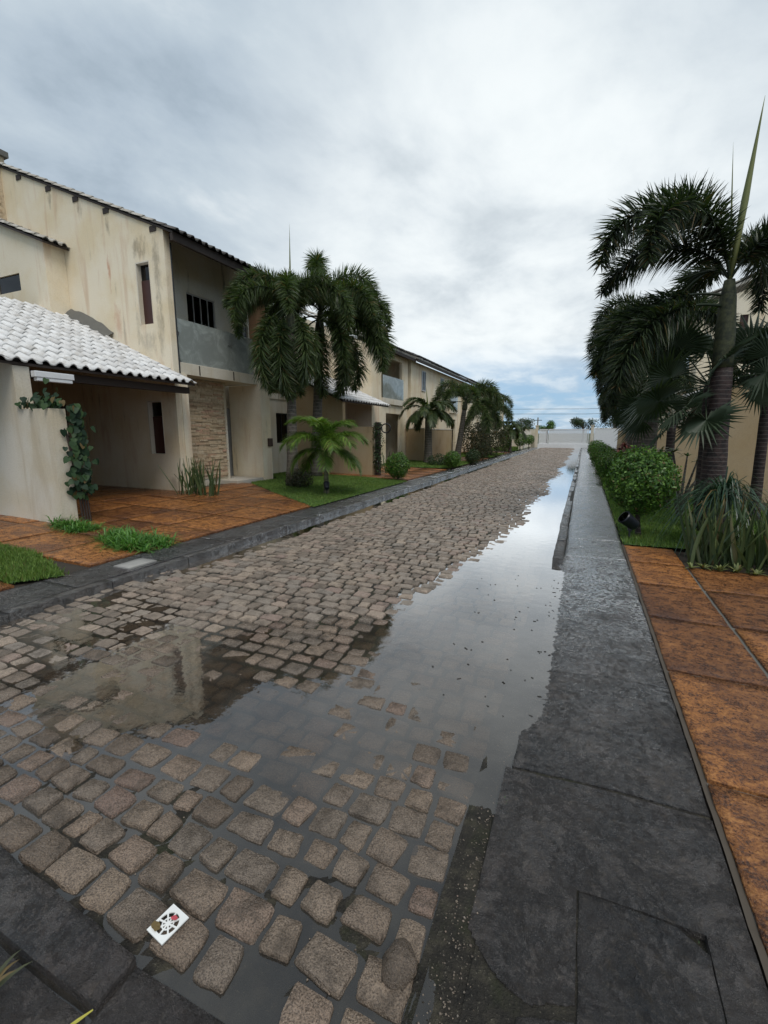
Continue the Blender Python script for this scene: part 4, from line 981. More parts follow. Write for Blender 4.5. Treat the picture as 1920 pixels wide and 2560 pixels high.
# ------------------------------------------------------------------ plants
def unit(v): return v / (np.linalg.norm(v, axis=-1, keepdims=True) + 1e-9)
def leaf_strips(P, D, S, ln, wd, droop):
    """narrow two-segment leaflets: base P, direction D, side S; returns verts, tris"""
    n = len(P); ln = ln[:, None]; wd = wd[:, None]; dz = np.zeros((n, 3)); dz[:, 2] = -1
    mid = P + D * ln * 0.5 + dz * ln * droop[:, None] * 0.18
    tip = P + D * ln + dz * ln * droop[:, None] * 0.75
    V = np.stack([P - S * wd * .35, P + S * wd * .35, mid - S * wd * .5, mid + S * wd * .5, tip], 1).reshape(-1, 3)
    b = np.arange(n)[:, None] * 5
    F = np.concatenate([b + [0, 1, 3], b + [0, 3, 2], b + [2, 3, 4]], 0); return V, F
def frond_mesh(seed, Lg, e0, bend, n, per, ll, lw, mode, material, droop=0.5, bare=0.12, curl=1.15):
    g = np.random.default_rng(seed); m_ = 26; t = np.linspace(0, 1, m_); e_ = rad(e0) - rad(bend) * t ** curl
    pts = np.zeros((m_, 3)); side = g.normal(0, 0.10)
    for i in range(1, m_):
        pts[i] = pts[i - 1] + Lg / (m_ - 1) * np.array([math.cos(e_[i]), side * t[i], math.sin(e_[i])])
    tt = np.repeat(np.linspace(bare, 0.995, n), per) + g.normal(0, 0.004, n * per); tt = np.clip(tt, bare, 1)
    P = np.stack([np.interp(tt, t, pts[:, k]) for k in range(3)], 1)
    ei = np.interp(tt, t, e_); T = unit(np.stack([np.cos(ei), side * tt, np.sin(ei)], 1)); B = np.zeros_like(T); B[:, 1] = 1.0
    B = unit(B - T * (B * T).sum(1, keepdims=True)); U_ = np.cross(T, B)
    if mode == 'foxtail':
        ph = g.uniform(0, 2 * math.pi, len(tt)); fwd = g.uniform(0.35, 0.75, len(tt))
    else:
        ph = np.where(np.arange(len(tt)) % 2 == 0, 0, math.pi) + g.normal(0, 0.16, len(tt)); ph = np.where(np.cos(ph) > 0, ph + 0.30, ph - 0.30); fwd = 0.55 + 0.5 * tt
    Rd = B * np.cos(ph)[:, None] + U_ * np.sin(ph)[:, None]
    D = unit(Rd + T * fwd[:, None]); S = unit(np.cross(D, Rd * 0.3 + U_)); 
    prof = np.clip((tt - bare) / 0.12, 0.25, 1) * np.clip((1.06 - tt) / 0.35, 0.28, 1) ** 0.7
    if mode == 'foxtail': S = unit(np.cross(D, g.normal(0, 1, D.shape)))
    V, F = leaf_strips(P, D, S, ll * prof * g.uniform(0.75, 1.15, len(tt)), lw * g.uniform(0.8, 1.2, len(tt)), droop * g.uniform(0.5, 1.4, len(tt)))
    # rachis
    RV = []; RF = []; r0 = len(V)
    for i in range(0, m_, 1):
        r = 0.020 * (1 - 0.85 * t[i]) + 0.004
        for k in range(4):
            a = math.pi / 2 * k; tv = np.array([math.cos(e_[i]), 0, math.sin(e_[i])]); up = np.array([-math.sin(e_[i]), 0, math.cos(e_[i])])
            RV.append(pts[i] + r * (np.array([0, 1, 0]) * math.cos(a) + up * math.sin(a)))
    for i in range(m_ - 1):
        for k in range(4):
            a, b_ = r0 + i * 4 + k, r0 + i * 4 + (k + 1) % 4; RF += [(a, b_, b_ + 4), (a, b_ + 4, a + 4)]
    return fast_mesh('frond', np.concatenate([V, np.array(RV)]), np.concatenate([F, np.array(RF)]), material, 3)
def trunk(parent, base, top, r0, r1, material, name='trunk', lean=0.0, flare=1.35, n=14):
    q = MB(); P = []; R_ = []; base = Vector(base); top = Vector(top)
    for i in range(15):
        u = i / 14; p_ = base.lerp(top, u); p_.x += lean * math.sin(math.pi * u); P.append(p_)
        R_.append((r0 + (r1 - r0) * u) * (1 + (flare - 1) * math.exp(-u * 7)) * (1 + 0.02 * math.sin(i * 2.1)))
    q.tube(P, R_, n); return q.build(name, material, parent, True)
def palm(label, base, crown, r0, r1, meshes, fronds, shaft=0.9, spear=None, tmat='trunk_dark', group=None, name='palm_tree', smat='crownshaft', bulge=1.25):
    T_ = thing(name, label, 'palm tree', base, group); b = Vector(base); c = Vector(crown); ax = (c - b).normalized(); st = c - ax * shaft
    trunk(T_, (b.x, b.y, b.z - .06), tuple(st), r0, r1, tmat)
    if shaft > 0.05:
        q = MB(); k = 10; q.tube([st + ax * shaft * i / k for i in range(k + 1)], [r1 * np.interp(i / k, [0, .15, .4, .8, 1], [1.02, bulge, bulge * .97, .78, .5]) for i in range(k + 1)], 14); q.build('crownshaft', smat, T_, True)
    for (i, az, tilt, s_, dz) in fronds:
        link('frond', meshes[i], T_, tuple(c + ax * dz), (0, rad(-tilt), rad(az)), (s_, s_, s_))
    for sp in (spear or []):
        h_, dx, dy, r_ = sp; q = MB(); tip = c + Vector((dx, dy, h_)); q.tube([c.lerp(tip, u) for u in (0, .2, .45, .7, .9, 1)], [r_ * v for v in (.7, .9, 1.0, .55, .22, .04)], 6); q.build('spear_leaf', 'spear_leaf', T_, True)
    return T_
# frond shapes: 0 arching up and over, 1 medium, 2 low and hanging, 3 short steep
FXR = [frond_mesh(21, 2.8, 80, 165, 110, 9, 0.46, 0.021, 'foxtail', 'foxtail_leaf', .3, .10, 1.35), frond_mesh(22, 2.5, 52, 130, 110, 9, 0.46, 0.021, 'foxtail', 'foxtail_leaf', .35), frond_mesh(23, 2.4, 14, 98, 110, 9, 0.46, 0.021, 'foxtail', 'foxtail_leaf', .45, .22)]
FXL = [frond_mesh(31, 2.9, 82, 165, 105, 8, 0.48, 0.024, 'foxtail', 'foxtail_mid', .3, .10, 1.5), frond_mesh(32, 2.9, 55, 140, 105, 8, 0.48, 0.024, 'foxtail', 'foxtail_mid', .35), frond_mesh(33, 2.8, 14, 100, 105, 8, 0.48, 0.024, 'foxtail', 'foxtail_mid', .45, .2)]
FBR = [frond_mesh(41, 1.45, 82, 120, 56, 4, 0.42, 0.020, 'pinnate', 'bright_palm', .5, .16, 1.4), frond_mesh(42, 1.45, 55, 118, 56, 4, 0.44, 0.020, 'pinnate', 'bright_palm', .6, .16), frond_mesh(43, 1.3, 22, 100, 56, 4, 0.42, 0.020, 'pinnate', 'bright_palm', .6, .16)]
FDK = [frond_mesh(51, 1.7, 60, 125, 50, 6, 0.36, 0.035, 'pinnate', 'foxtail_mid', .6), frond_mesh(52, 1.6, 25, 110, 50, 6, 0.36, 0.035, 'pinnate', 'foxtail_mid', .7)]

# nearest right foxtail palm
palm('tall foxtail palm with dark ringed trunk and pale spear leaves, nearest on the right', (1.93, 8.5, 0.05), (1.79, 8.5, 3.80), 0.185, 0.135, FXR,
     [(0, 196, 0, 1.0, 0.0), (0, 226, -8, 0.95, 0.0), (1, 182, 12, 0.85, 0.0), (2, 186, 2, 0.95, -.22), (2, 208, -2, 0.95, -.38), (0, 10, -14, 0.85, 0), (1, -25, 14, 0.95, 0), (0, 60, -14, 0.9, 0), (1, 110, -5, 0.9, 0)],
     1.25, [(2.32, 0.14, 0.0, 0.046), (1.85, -0.15, 0.05, 0.014)], 'trunk_dark', 'foxtail palms on the right', bulge=1.0)
palm('foxtail palm with drooping dark crown behind the nearest right palm', (1.30, 11.2, 0.05), (1.26, 11.2, 3.72), 0.17, 0.12, FXR,
     [(0, 195, -12, .66, 0), (1, 220, -4, .72, 0), (1, 175, -4, .68, 0), (2, 205, 0, .72, -.1), (2, 240, -8, .75, -.1), (1, 250, -14, .75, 0), (2, 150, -12, .75, -.1), (2, 185, -30, .75, -.15), (0, 20, -20, .7, 0), (1, 330, -15, .75, 0), (1, 80, -10, .8, 0)], 0.8, None, 'trunk_grey', 'foxtail palms on the right')
palm('third foxtail palm of the right row, dark crown over the far pavement', (1.45, 15.2, 0.05), (1.45, 15.2, 3.3), 0.16, 0.11, FXR,
     [(0, 190, -12, .62, 0), (1, 220, 0, .66, 0), (1, 160, 0, .66, 0), (2, 200, -6, .66, -.1), (2, 245, 0, .75, -.1), (2, 150, -6, .68, -.1), (2, 180, -35, .7, -.1), (1, 30, -15, .8, 0), (1, 300, -10, .8, 0), (2, 90, 0, .8, -.1)], 0.8, None, 'trunk_grey', 'foxtail palms on the right')
palm('farthest foxtail palm of the right row hanging toward the gate', (1.6, 20.0, 0.05), (1.6, 20, 3.0), 0.15, 0.10, FXR,
     [(1, 200, -5, .62, 0), (1, 165, 0, .6, 0), (2, 215, 0, .66, -.1), (2, 185, -10, .62, -.1), (2, 150, 0, .62, -.1), (1, 250, -5, .9, 0), (1, 40, -15, .8, 0), (0, 120, -20, .8, 0)], 0.7, None, 'trunk_grey', 'foxtail palms on the right')
# left pair
palm('left foxtail palm of the pair on the lawn, with thin upright spear', (-7.38, 10.4, 0.13), (-7.24, 10.4, 4.95), 0.15, 0.10, FXL,
     [(1, 200, 8, .76, 0), (1, 178, -2, .78, 0), (0, 212, -14, .70, 0), (2, 198, -42, .8, -.1), (2, 168, -44, .85, -.1), (1, 238, -14, .75, 0), (2, 250, -38, .95, -.1), (2, 330, -45, .85, -.1), (1, 20, -2, .72, 0), (1, 60, 0, .75, 0), (0, 120, -12, .7, 0), (2, 225, -55, .95, -.1), (0, 20, -10, .6, 0), (1, 215, -22, .72, -.05), (1, 150, -20, .8, -.05), (2, 20, -50, .8, -.15), (2, 280, -48, .95, -.15), (1, 300, -10, .75, 0)], 0.8, [(1.85, 0.05, 0, 0.022)], 'trunk_grey', 'foxtail palms on the left lawn')
palm('right foxtail palm of the pair on the lawn, fuller crown with green top', (-8.2, 12.9, 0.14), (-7.88, 12.9, 5.35), 0.17, 0.13, FXL,
     [(0, 30, -2, .95, 0), (0, 300, -4, .95, 0), (0, 210, -8, .85, 0), (1, 20, 0, 1.0, 0), (1, 345, 0, .95, 0), (1, 60, 0, .95, 0), (2, 30, 6, 1.05, -.1), (2, 5, -5, 1.1, -.15), (2, 320, -8, 1.0, -.15), (1, 280, -8, .95, 0), (1, 200, -4, .95, 0), (2, 250, -18, 1.0, -.15), (0, 120, -10, .9, 0), (2, 45, -28, 1.0, -.2), (2, 350, -38, .95, -.2), (1, 320, -12, 1.0, -.05), (1, 0, -14, 1.0, -.05), (2, 25, -44, 1.0, -.2), (2, 300, -46, 1.0, -.2), (2, 220, -40, 1.0, -.2), (1, 35, 6, 1.0, 0), (1, 255, -20, .95, 0)], 0.95, None, 'trunk_grey', 'foxtail palms on the left lawn')
# young bright palm
palm('young bright green palm with slender stem on the left lawn', (-5.74, 9.5, 0.12), (-5.74, 9.5, 1.16), 0.065, 0.05, FBR,
     [(0, a, random.uniform(4, 14), random.uniform(.85, 1.0), 0) for a in (10, 75, 150, 190, 220, 290)] + [(1, a, random.uniform(2, 16), random.uniform(.72, .9), 0) for a in (0, 40, 95, 130, 185, 215, 250, 310, 335)] + [(2, a, random.uniform(-4, 12), random.uniform(.66, .84), -.04) for a in (20, 60, 160, 200, 230, 300, 345)], 0.25, [(0.75, 0.02, 0, 0.02)], 'stem_green', None, smat='stem_green')
# stocky and far palms of the left row
palm('stocky dark palm with thick trunk before the tan street wall', (-6.92, 21.1, 0.13), (-6.95, 21.1, 2.55), 0.20, 0.16, FDK, [(k % 2, a, random.uniform(-12, 12), random.uniform(.9, 1.1), 0) for k, a in enumerate(range(0, 360, 20))], 0.3, [(1.25, -.15, 0, 0.035)], 'trunk_grey')
palm('feathery grey-green palm right of the stocky palm', (-6.25, 24.0, 0.13), (-5.85, 24.0, 3.25), 0.17, 0.12, FXL, [(0, 20, -10, .85, 0), (0, 200, -5, .8, 0), (1, 0, 0, .85, 0), (1, 180, 0, .85, 0), (1, 40, 5, .9, 0), (2, 20, 0, .9, -.1), (2, 200, 0, .9, -.1), (1, 300, 0, .8, 0), (1, 240, 0, .8, 0), (2, 330, -10, .9, -.1), (0, 110, -10, .8, 0)], 0.5, None, 'trunk_grey')
palm('slim far palm in front of the farther cream house', (-5.9, 29.5, 0.13), (-5.8, 29.5, 2.9), 0.13, 0.10, FXL, [(k % 3, a, -6, .8, 0) for k, a in enumerate(range(10, 370, 33))], 0.4, None, 'trunk_grey')
palm('small green palm near the pale wall by the gate', (-5.2, 36.0, 0.13), (-5.15, 36.0, 1.75), 0.12, 0.09, FDK, [(k % 2, a, 0, .95, 0) for k, a in enumerate(range(0, 360, 26))], 0.2, None, 'trunk_grey')
palm('smallest palm of the left row next to the gate post', (-5.9, 39.0, 0.13), (-5.9, 39.0, 2.1), 0.12, 0.09, FDK, [(k % 2, a, 0, .9, 0) for k, a in enumerate(range(15, 375, 30))], 0.2, None, 'trunk_grey')

# fan palms beside the nearest right palm
def fan_mesh(seed, R_, n=34, spread=310, pet=0.8):
    g = random.Random(seed); V = []; F = []; q = MB()
    q.tube([(0, 0, 0), (pet * .5, 0, 0.05), (pet, 0, 0)], [0.014, 0.011, 0.009], 5)
    hub = Vector((pet, 0, 0)); V.append(tuple(hub)); 
    for k in range(n):
        a = rad(-spread / 2 + spread * k / (n - 1)); ln = R_ * (0.72 + 0.28 * math.cos(a * .55)) * g.uniform(.92, 1.06); da = rad(spread / (n - 1)) * 0.5
        c, s_ = math.cos(a), math.sin(a); cup = 0.10 + 0.05 * math.cos(a); i0 = len(V)
        inner = 0.50
        for aa, rr, zz in ((a - da, inner * ln, cup * ln * .5 - .012), (a, inner * ln, cup * ln * .5 + .02), (a + da, inner * ln, cup * ln * .5 - .012), (a + g.uniform(-.03, .03), ln, cup * ln * .4 - ln * g.uniform(.05, .22))):
            V.append((hub.x + rr * math.cos(aa), hub.y + rr * math.sin(aa), hub.z + zz))
        F += [(0, i0, i0 + 1), (0, i0 + 1, i0 + 2), (i0, i0 + 3, i0 + 1), (i0 + 1, i0 + 3, i0 + 2)]
    q.add(V, F); return q.mesh('fan_leaf', 'fan_leaf')
FN = [fan_mesh(1, 0.62), fan_mesh(2, 0.70), fan_mesh(3, 0.55)]
def fan_palm(label, base, top, leaves, r=0.075):
    T_ = thing('fan_palm', label, 'palm tree', base, 'fan palms on the right'); trunk(T_, (base[0], base[1], base[2] - .05), top, r * 1.2, r, 'trunk_dark', flare=1.2, n=10)
    for (i, az, tilt, roll, s_) in leaves: link('leaf', FN[i], T_, top, (rad(roll), rad(-tilt), rad(az)), (s_, s_, s_))
fan_palm('slim fan palm with dark thin trunk close against the nearest right palm trunk', (1.90, 9.05, 0.05), (1.80, 9.0, 2.35),
         [(0, 195, 50, 60, 1.0), (1, 185, 35, 75, 1.0), (0, 215, 8, 60, .95), (1, 200, -18, 40, 1.0), (2, 235, -30, 35, 1.0), (0, 160, 25, 50, 1), (1, 20, 45, 60, 1.0), (0, -10, 30, 70, 1.0), (2, 30, -5, 60, 1.0), (1, 330, 10, 50, .9), (0, 90, 50, 30, 1), (2, 260, -40, 30, 1.1), (0, 280, 30, 40, .8)])
fan_palm('second fan palm with grey-blue leaves at the right picture edge', (2.85, 9.8, 0.05), (2.8, 9.8, 2.45),
         [(1, 205, 25, 70, .85), (2, 190, -10, 60, .9), (2, 240, 40, 50, .9), (0, 20, 30, 40, 1), (1, 60, 50, 50, 1), (0, 300, 10, 50, 1)])
fan_palm('low fan palm in front of the tan right carport wall', (1.62, 10.6, 0.05), (1.58, 10.6, 1.75),
         [(0, 190, 30, 60, .9), (1, 220, 5, 60, .9), (2, 170, 10, 50, .9), (0, 250, -15, 50, .8), (1, 30, 35, 60, .8), (2, 330, 10, 60, .8), (1, 90, 45, 20, .8)])

def leaf_cloud(cx, cy, cz, R_, n, size, material, sc=(1, 1, 1), lump=0.12, shell=0.35, seed=1, aspect=0.5):
    """leaves spread through the outer part of a lumpy ellipsoid"""
    g = np.random.default_rng(seed); d = unit(g.normal(0, 1, (n, 3)))
    lm = np.array([mn.noise(Vector((a[0] * 2.6 + seed, a[1] * 2.6, a[2] * 2.6))) + 0.6 * mn.noise(Vector((a[0] * 6 + seed, a[1] * 6, a[2] * 6))) for a in d])
    r = R_ * (1 + lump * lm) * (1 - shell * g.uniform(0, 1, n) ** 2.2) * (1 + 0.10 * np.clip(g.normal(0, .6, n), 0, 1.5))
    P = np.array([cx, cy, cz]) + d * r[:, None] * np.array(sc)
    nrm = unit(d + g.normal(0, 0.55, (n, 3))); a_ = unit(np.cross(nrm, g.normal(0, 1, (n, 3)))); b_ = np.cross(nrm, a_)
    s_ = size * g.uniform(0.65, 1.3, n)[:, None]
    V = np.stack([P - a_ * s_ * .5, P + b_ * s_ * aspect * .5 + nrm * s_ * .08, P + a_ * s_ * .5, P - b_ * s_ * aspect * .5 + nrm * s_ * .08], 1).reshape(-1, 3)
    return V
def cloud_mesh(name, Vs, material):
    V = np.concatenate(Vs); return fast_mesh(name, V, np.arange(len(V)).reshape(-1, 4), material, 4)
def ball_shrub(label, x, y, z0, R_, zc, n, material='shrub_leaf', sc=(1, 1, 1), size=0.05, seed=1, group='clipped ball shrubs', name='ball_shrub', lump=0.13, stems=3):
    T_ = thing(name, label, 'shrub', (x, y, z0), group)
    b = base_of(T_); V = leaf_cloud(x, y, zc, R_, n, size, material, sc, lump, 0.45, seed) - b
    link('crown', cloud_mesh('crown', [V], material), T_)
    g = random.Random(seed); q = MB()
    for k in range(stems):
        a = g.uniform(0, 6.28); q.tube([(x + .02 * k, y, z0 - .03), (x + .04 * math.cos(a), y + .04 * math.sin(a), (z0 + zc) / 2), (x + R_ * .5 * math.cos(a), y + R_ * .5 * math.sin(a), zc + R_ * .3)], [.028, .022, .008], 6)
    q.build('trunk', 'trunk_dark', T_); return T_
ball_shrub('large clipped ball shrub on a short stem on the right lawn', 0.84, 7.65, 0.06, 0.45, 0.88, 9000, size=0.052, seed=3, sc=(1, 1, 1.05))
ball_shrub('ball shrub right beside the pavement, second behind the large one', 0.80, 15.6, 0.06, 0.42, 0.60, 3500, size=0.06, seed=4)
ball_shrub('rounded shrub behind the second right ball shrub', 0.78, 19.5, 0.06, 0.46, 0.62, 3000, size=0.065, seed=5)
ball_shrub('small far ball shrub on the right edge of the pavement', 0.78, 24.5, 0.06, 0.48, 0.62, 2200, size=0.08, seed=6)
ball_shrub('farthest right ball shrub before the gate', 0.75, 31.0, 0.06, 0.5, 0.62, 1600, size=0.1, seed=7)
ball_shrub('glossy green ball shrub at the edge of the left lawn', -5.40, 13.35, 0.12, 0.37, 0.55, 4500, size=0.055, seed=8, sc=(1, 1, 1.1), stems=2)
ball_shrub('ball shrub beside the left pavement in front of the stocky palm', -4.95, 18.3, 0.12, 0.33, 0.50, 2600, size=0.06, seed=9)
ball_shrub('small round shrub on the far left lawn, nearest the pavement', -4.9, 21.9, 0.12, 0.36, 0.42, 1800, 'dark_shrub', size=0.07, seed=10)
ball_shrub('upright clipped shrub near the gate, left of the two small topiary balls', -5.5, 35.5, 0.12, 0.55, 1.0, 1800, size=0.1, seed=11, sc=(.8, .8, 1.3))
ball_shrub('topiary ball on a stem near the gate, left one of two', -4.75, 38.5, 0.12, 0.5, 1.0, 1500, size=0.1, seed=12)
ball_shrub('topiary ball on a stem near the gate, right one of two', -4.55, 43.0, 0.12, 0.45, 0.95, 1300, size=0.1, seed=13)
ball_shrub('low loose shrub at the foot of the left lawn palm', -7.0, 10.2, 0.13, 0.30, 0.36, 1600, 'olive_leaf', (1.2, 1, .9), 0.06, 14, None, 'shrub', 0.35)
ball_shrub('big loose grey-green bush among the far left palms', -5.55, 25.6, 0.12, 0.85, 1.15, 3600, 'olive_leaf', (1.1, 1.1, 1.2), 0.10, 15, None, 'bush', 0.35)
ball_shrub('second loose grey-green bush further along the left row', -5.35, 29.0, 0.12, 0.9, 1.35, 3200, 'olive_leaf', (1.1, 1.1, 1.35), 0.12, 16, None, 'bush', 0.35)
ball_shrub('dark leafy bush left of the stocky palm trunk', -5.6, 27.3, 0.12, 0.5, 0.55, 1800, 'dark_shrub', (1, 1, 1), 0.08, 17, None, 'bush', 0.3)
ball_shrub('low dark hedge clump beside the far left lawn', -5.9, 19.6, 0.12, 0.38, 0.32, 1500, 'dark_shrub', (1.6, 1, .8), 0.07, 18, None, 'bush', 0.3)
ball_shrub('tangle of dark foliage behind the right wall', 2.3, 14.2, 0.06, 0.75, 1.75, 2600, 'dark_shrub', (1.3, .8, .5), 0.10, 19, None, 'bush', 0.4)
def far_tree(label, x, y, zc, R_, n, mt, seed, sc=(1, 1, 1)):
    T_ = thing('tree', label, 'tree', (x, y, 0)); b = base_of(T_); g = random.Random(seed); Vs = []
    q = MB(); q.tube([(x, y, -.1), (x + .1, y, zc * .6), (x, y, zc)], [.16, .12, .06], 7)
    for k in range(9):
        a = g.uniform(0, 6.28); rr = R_ * g.uniform(.3, .8); px, py, pz = x + math.cos(a) * rr * sc[0], y + math.sin(a) * rr * sc[1], zc + g.uniform(-.4, .5) * R_ * sc[2]
        Vs.append(leaf_cloud(px, py, pz, R_ * g.uniform(.3, .5), n // 9, 0.16, mt, (1, 1, .8), .35, .6, seed * 10 + k) - b)
        q.tube([(x, y, zc * .7), ((x + px) / 2, (y + py) / 2, (zc + pz) / 2), (px, py, pz)], [.05, .035, .015], 5)
    q.build('trunk', 'trunk_grey', T_); link('crown', cloud_mesh('crown', Vs, mt), T_)
far_tree('distant tree rising above the gate at the right', -0.2, 62, 2.7, 1.5, 2600, 'dark_shrub', 61, (1.2, 1, .7))
far_tree('distant green tree just above the left part of the gate', -4.5, 62, 2.3, 1.2, 2000, 'shrub_leaf', 62, (1, 1, .8))
far_tree('distant low tree behind the left gate post', -7.0, 60, 2.4, 1.3, 2000, 'dark_shrub', 63)
far_tree('leafy tree beyond the right boundary wall', 3.0, 57, 2.6, 1.8, 2400, 'dark_shrub', 64)

# ---- snake plants: upright blades, one object each
def blade_mesh(seed):
    g = random.Random(seed); V = []; F = []; n = 6; bx_, by_ = g.uniform(-.16, .16), g.uniform(-.12, .12); tw = g.uniform(-.8, .8)
    for i in range(n + 1):
        u = i / n; wv = 0.022 * (0.75 + 0.8 * u - 1.5 * u ** 3) if i < n else 0.001; a = tw * u
        c = Vector((bx_ * u * u, by_ * u * u, u))
        V += [(c.x - wv * math.cos(a), c.y - wv * math.sin(a), c.z), (c.x - .006 * math.sin(a), c.y + .010 * math.cos(a), c.z), (c.x + wv * math.cos(a), c.y + wv * math.sin(a), c.z)]
    for i in range(n):
        for k in range(2): F.append((i * 3 + k, i * 3 + k + 1, i * 3 + k + 4, i * 3 + k + 3))
    q = MB(); q.add(V, F); return q.mesh('blade', 'snake_leaf', smooth_=True)
BL = [blade_mesh(200 + i) for i in range(8)]
def snake_clump(label, poly, n, h0, h1, z0, seed, spread=0.22):
    P = np.array(poly); c = P.mean(0); T_ = thing('snake_plant', label, 'plant', (c[0], c[1], z0), 'snake plant clumps'); g = random.Random(seed); lo, hi = P.min(0), P.max(0); k = 0
    while k < n:
        x, y = g.uniform(lo[0], hi[0]), g.uniform(lo[1], hi[1])
        if not in_poly(np.array([x]), np.array([y]), poly)[0]: continue
        h = g.uniform(h0, h1); big = 1.6 if g.random() < .08 else 1.0
        link('blade', g.choice(BL), T_, (x, y, z0 - .02), (g.gauss(0, spread * big), g.gauss(0, spread * big), g.uniform(0, 6.28)), (g.uniform(.75, 1.2), g.uniform(.75, 1.2), h)); k += 1
snake_clump('clump of upright snake plants at the right driveway edge', [(1.22, 6.10), (2.7, 6.10), (2.7, 6.75), (1.30, 6.85)], 160, 0.40, 0.92, 0.03, 3, .16)
snake_clump('clump of snake plants against the stone-clad house front', [(-8.75, 7.62), (-7.75, 7.75), (-7.9, 8.25), (-8.9, 8.25)], 60, 0.55, 0.95, 0.12, 4, .16)
snake_clump('small snake plant clump beside the vine post', [(-6.7, 15.1), (-6.0, 15.1), (-6.0, 15.6), (-6.7, 15.6)], 24, 0.5, 0.9, 0.12, 5, .16)
# small pale bromeliads at the foot of the right snake plants
def rosette(seed, n, R_, w_, up, mname, droop=0.6):
    g = np.random.default_rng(seed); a = g.uniform(0, 6.283, n); e_ = g.uniform(up[0], up[1], n)
    D = np.stack([np.cos(a) * np.cos(e_), np.sin(a) * np.cos(e_), np.sin(e_)], 1); S = np.stack([-np.sin(a), np.cos(a), np.zeros(n)], 1)
    V = []; F = []; m_ = 6; ln = R_ * g.uniform(.7, 1.15, n)
    for k in range(n):
        b0 = len(V); dr_ = droop * g.uniform(.6, 1.3)
        for i in range(m_ + 1):
            u = i / m_; c = D[k] * ln[k] * u - np.array([0, 0, 1]) * ln[k] * dr_ * u ** 2.2; wv = w_ * (1 - u ** 2.2 * .98) * (0.6 + .4 * min(1, u * 4))
            V += [c - S[k] * wv, c + S[k] * wv]
        F += [(b0 + 2 * i, b0 + 2 * i + 1, b0 + 2 * i + 3, b0 + 2 * i + 2) for i in range(m_)]
    return fast_mesh('rosette', np.array(V), np.array(F), mname, 4)
BR = rosette(71, 16, 0.14, 0.013, (.5, 1.3), 'spear_leaf', .4)
for k, (x, y) in enumerate(((1.24, 6.0), (1.36, 6.04), (1.52, 6.0), (1.68, 6.03), (1.84, 5.99), (2.02, 6.02), (2.2, 6.0))):
    T_ = thing('bromeliad', ('leftmost small pale bromeliad at the foot of the right snake plants', 'second small bromeliad from the left along the right driveway edge', 'third pale bromeliad from the left below the right snake plants', 'middle one of the pale bromeliads edging the right driveway', 'fifth pale bromeliad from the left below the snake plants', 'sixth pale bromeliad, next to the last along the driveway edge', 'rightmost small bromeliad at the picture edge by the driveway')[k], 'plant', (x, y, 0.05), 'bromeliads edging the right driveway')
    link('leaves', BR, T_, (x, y, 0.05), (0, 0, k * 1.3), (1, 1, random.uniform(.8, 1.2)))
# fountain-like ponytail plant
PT = thing('ponytail_plant', 'fountain-like plant of long dark drooping leaves under the nearest right palm', 'plant', (1.78, 7.35, 0.05))
link('leaves', rosette(81, 340, 1.22, 0.010, (.45, 1.52), 'pony_leaf', 1.2), PT, (1.78, 7.35, 0.66))
q = MB(); q.tube([(1.78, 7.35, 0.0), (1.78, 7.35, .3), (1.78, 7.35, .66)], [.14, .09, .06], 10); q.build('trunk', 'trunk_grey', PT)
# red cordyline and white-flowered frangipani
CR = thing('red_cordyline', 'red-leaved cordyline behind the right ball shrubs', 'plant', (1.2, 17.6, 0.05))
q = MB(); q.tube([(1.2, 17.6, 0), (1.2, 17.6, 1.0)], .03, 6); q.build('trunk', 'trunk_grey', CR)
for k, z in enumerate((0.75, 0.95, 1.1)): link('leaves', rosette(90 + k, 40, 0.42, 0.035, (.2, 1.4), 'red_leaf', .7), CR, (1.2 + .1 * (k - 1), 17.6, z))
FG = thing('frangipani', 'small branching shrub with white flowers before the tan right wall', 'shrub', (1.72, 9.7, 0.05))
q = MB(); tips = []
g = random.Random(12)
for a in (2.6, 3.3, 4.1, 5.0, 0.4, 1.4):
    mid = (1.72 + .15 * math.cos(a), 9.7 + .15 * math.sin(a), .6); tip = (1.72 + .42 * math.cos(a), 9.7 + .3 * math.sin(a), 1.0 + g.uniform(.05, .35)); tips.append(tip); q.tube([(1.72, 9.7, 0), mid, tip], [.035, .024, .012], 6)
q.build('trunk', 'trunk_grey', FG)
for i, tip in enumerate(tips):
    link('leaves', rosette(110 + i, 9, 0.20, 0.022, (.1, 1.0), 'shrub_leaf', .4), FG, tip)
    if i < 4:
        q = MB()
        for k in range(8):
            c = (tip[0] + g.gauss(0, .05), tip[1] + g.gauss(0, .05), tip[2] + g.uniform(0, .08)); 
            for j in range(5):
                a = j * 1.2566 + k; q.add([c, (c[0] + .035 * math.cos(a - .4), c[1] + .035 * math.sin(a - .4), c[2] + .012), (c[0] + .05 * math.cos(a), c[1] + .05 * math.sin(a), c[2] + .005), (c[0] + .035 * math.cos(a + .4), c[1] + .035 * math.sin(a + .4), c[2] + .012)], [(0, 1, 2, 3)])
        q.build('flower', 'petal_white', FG)

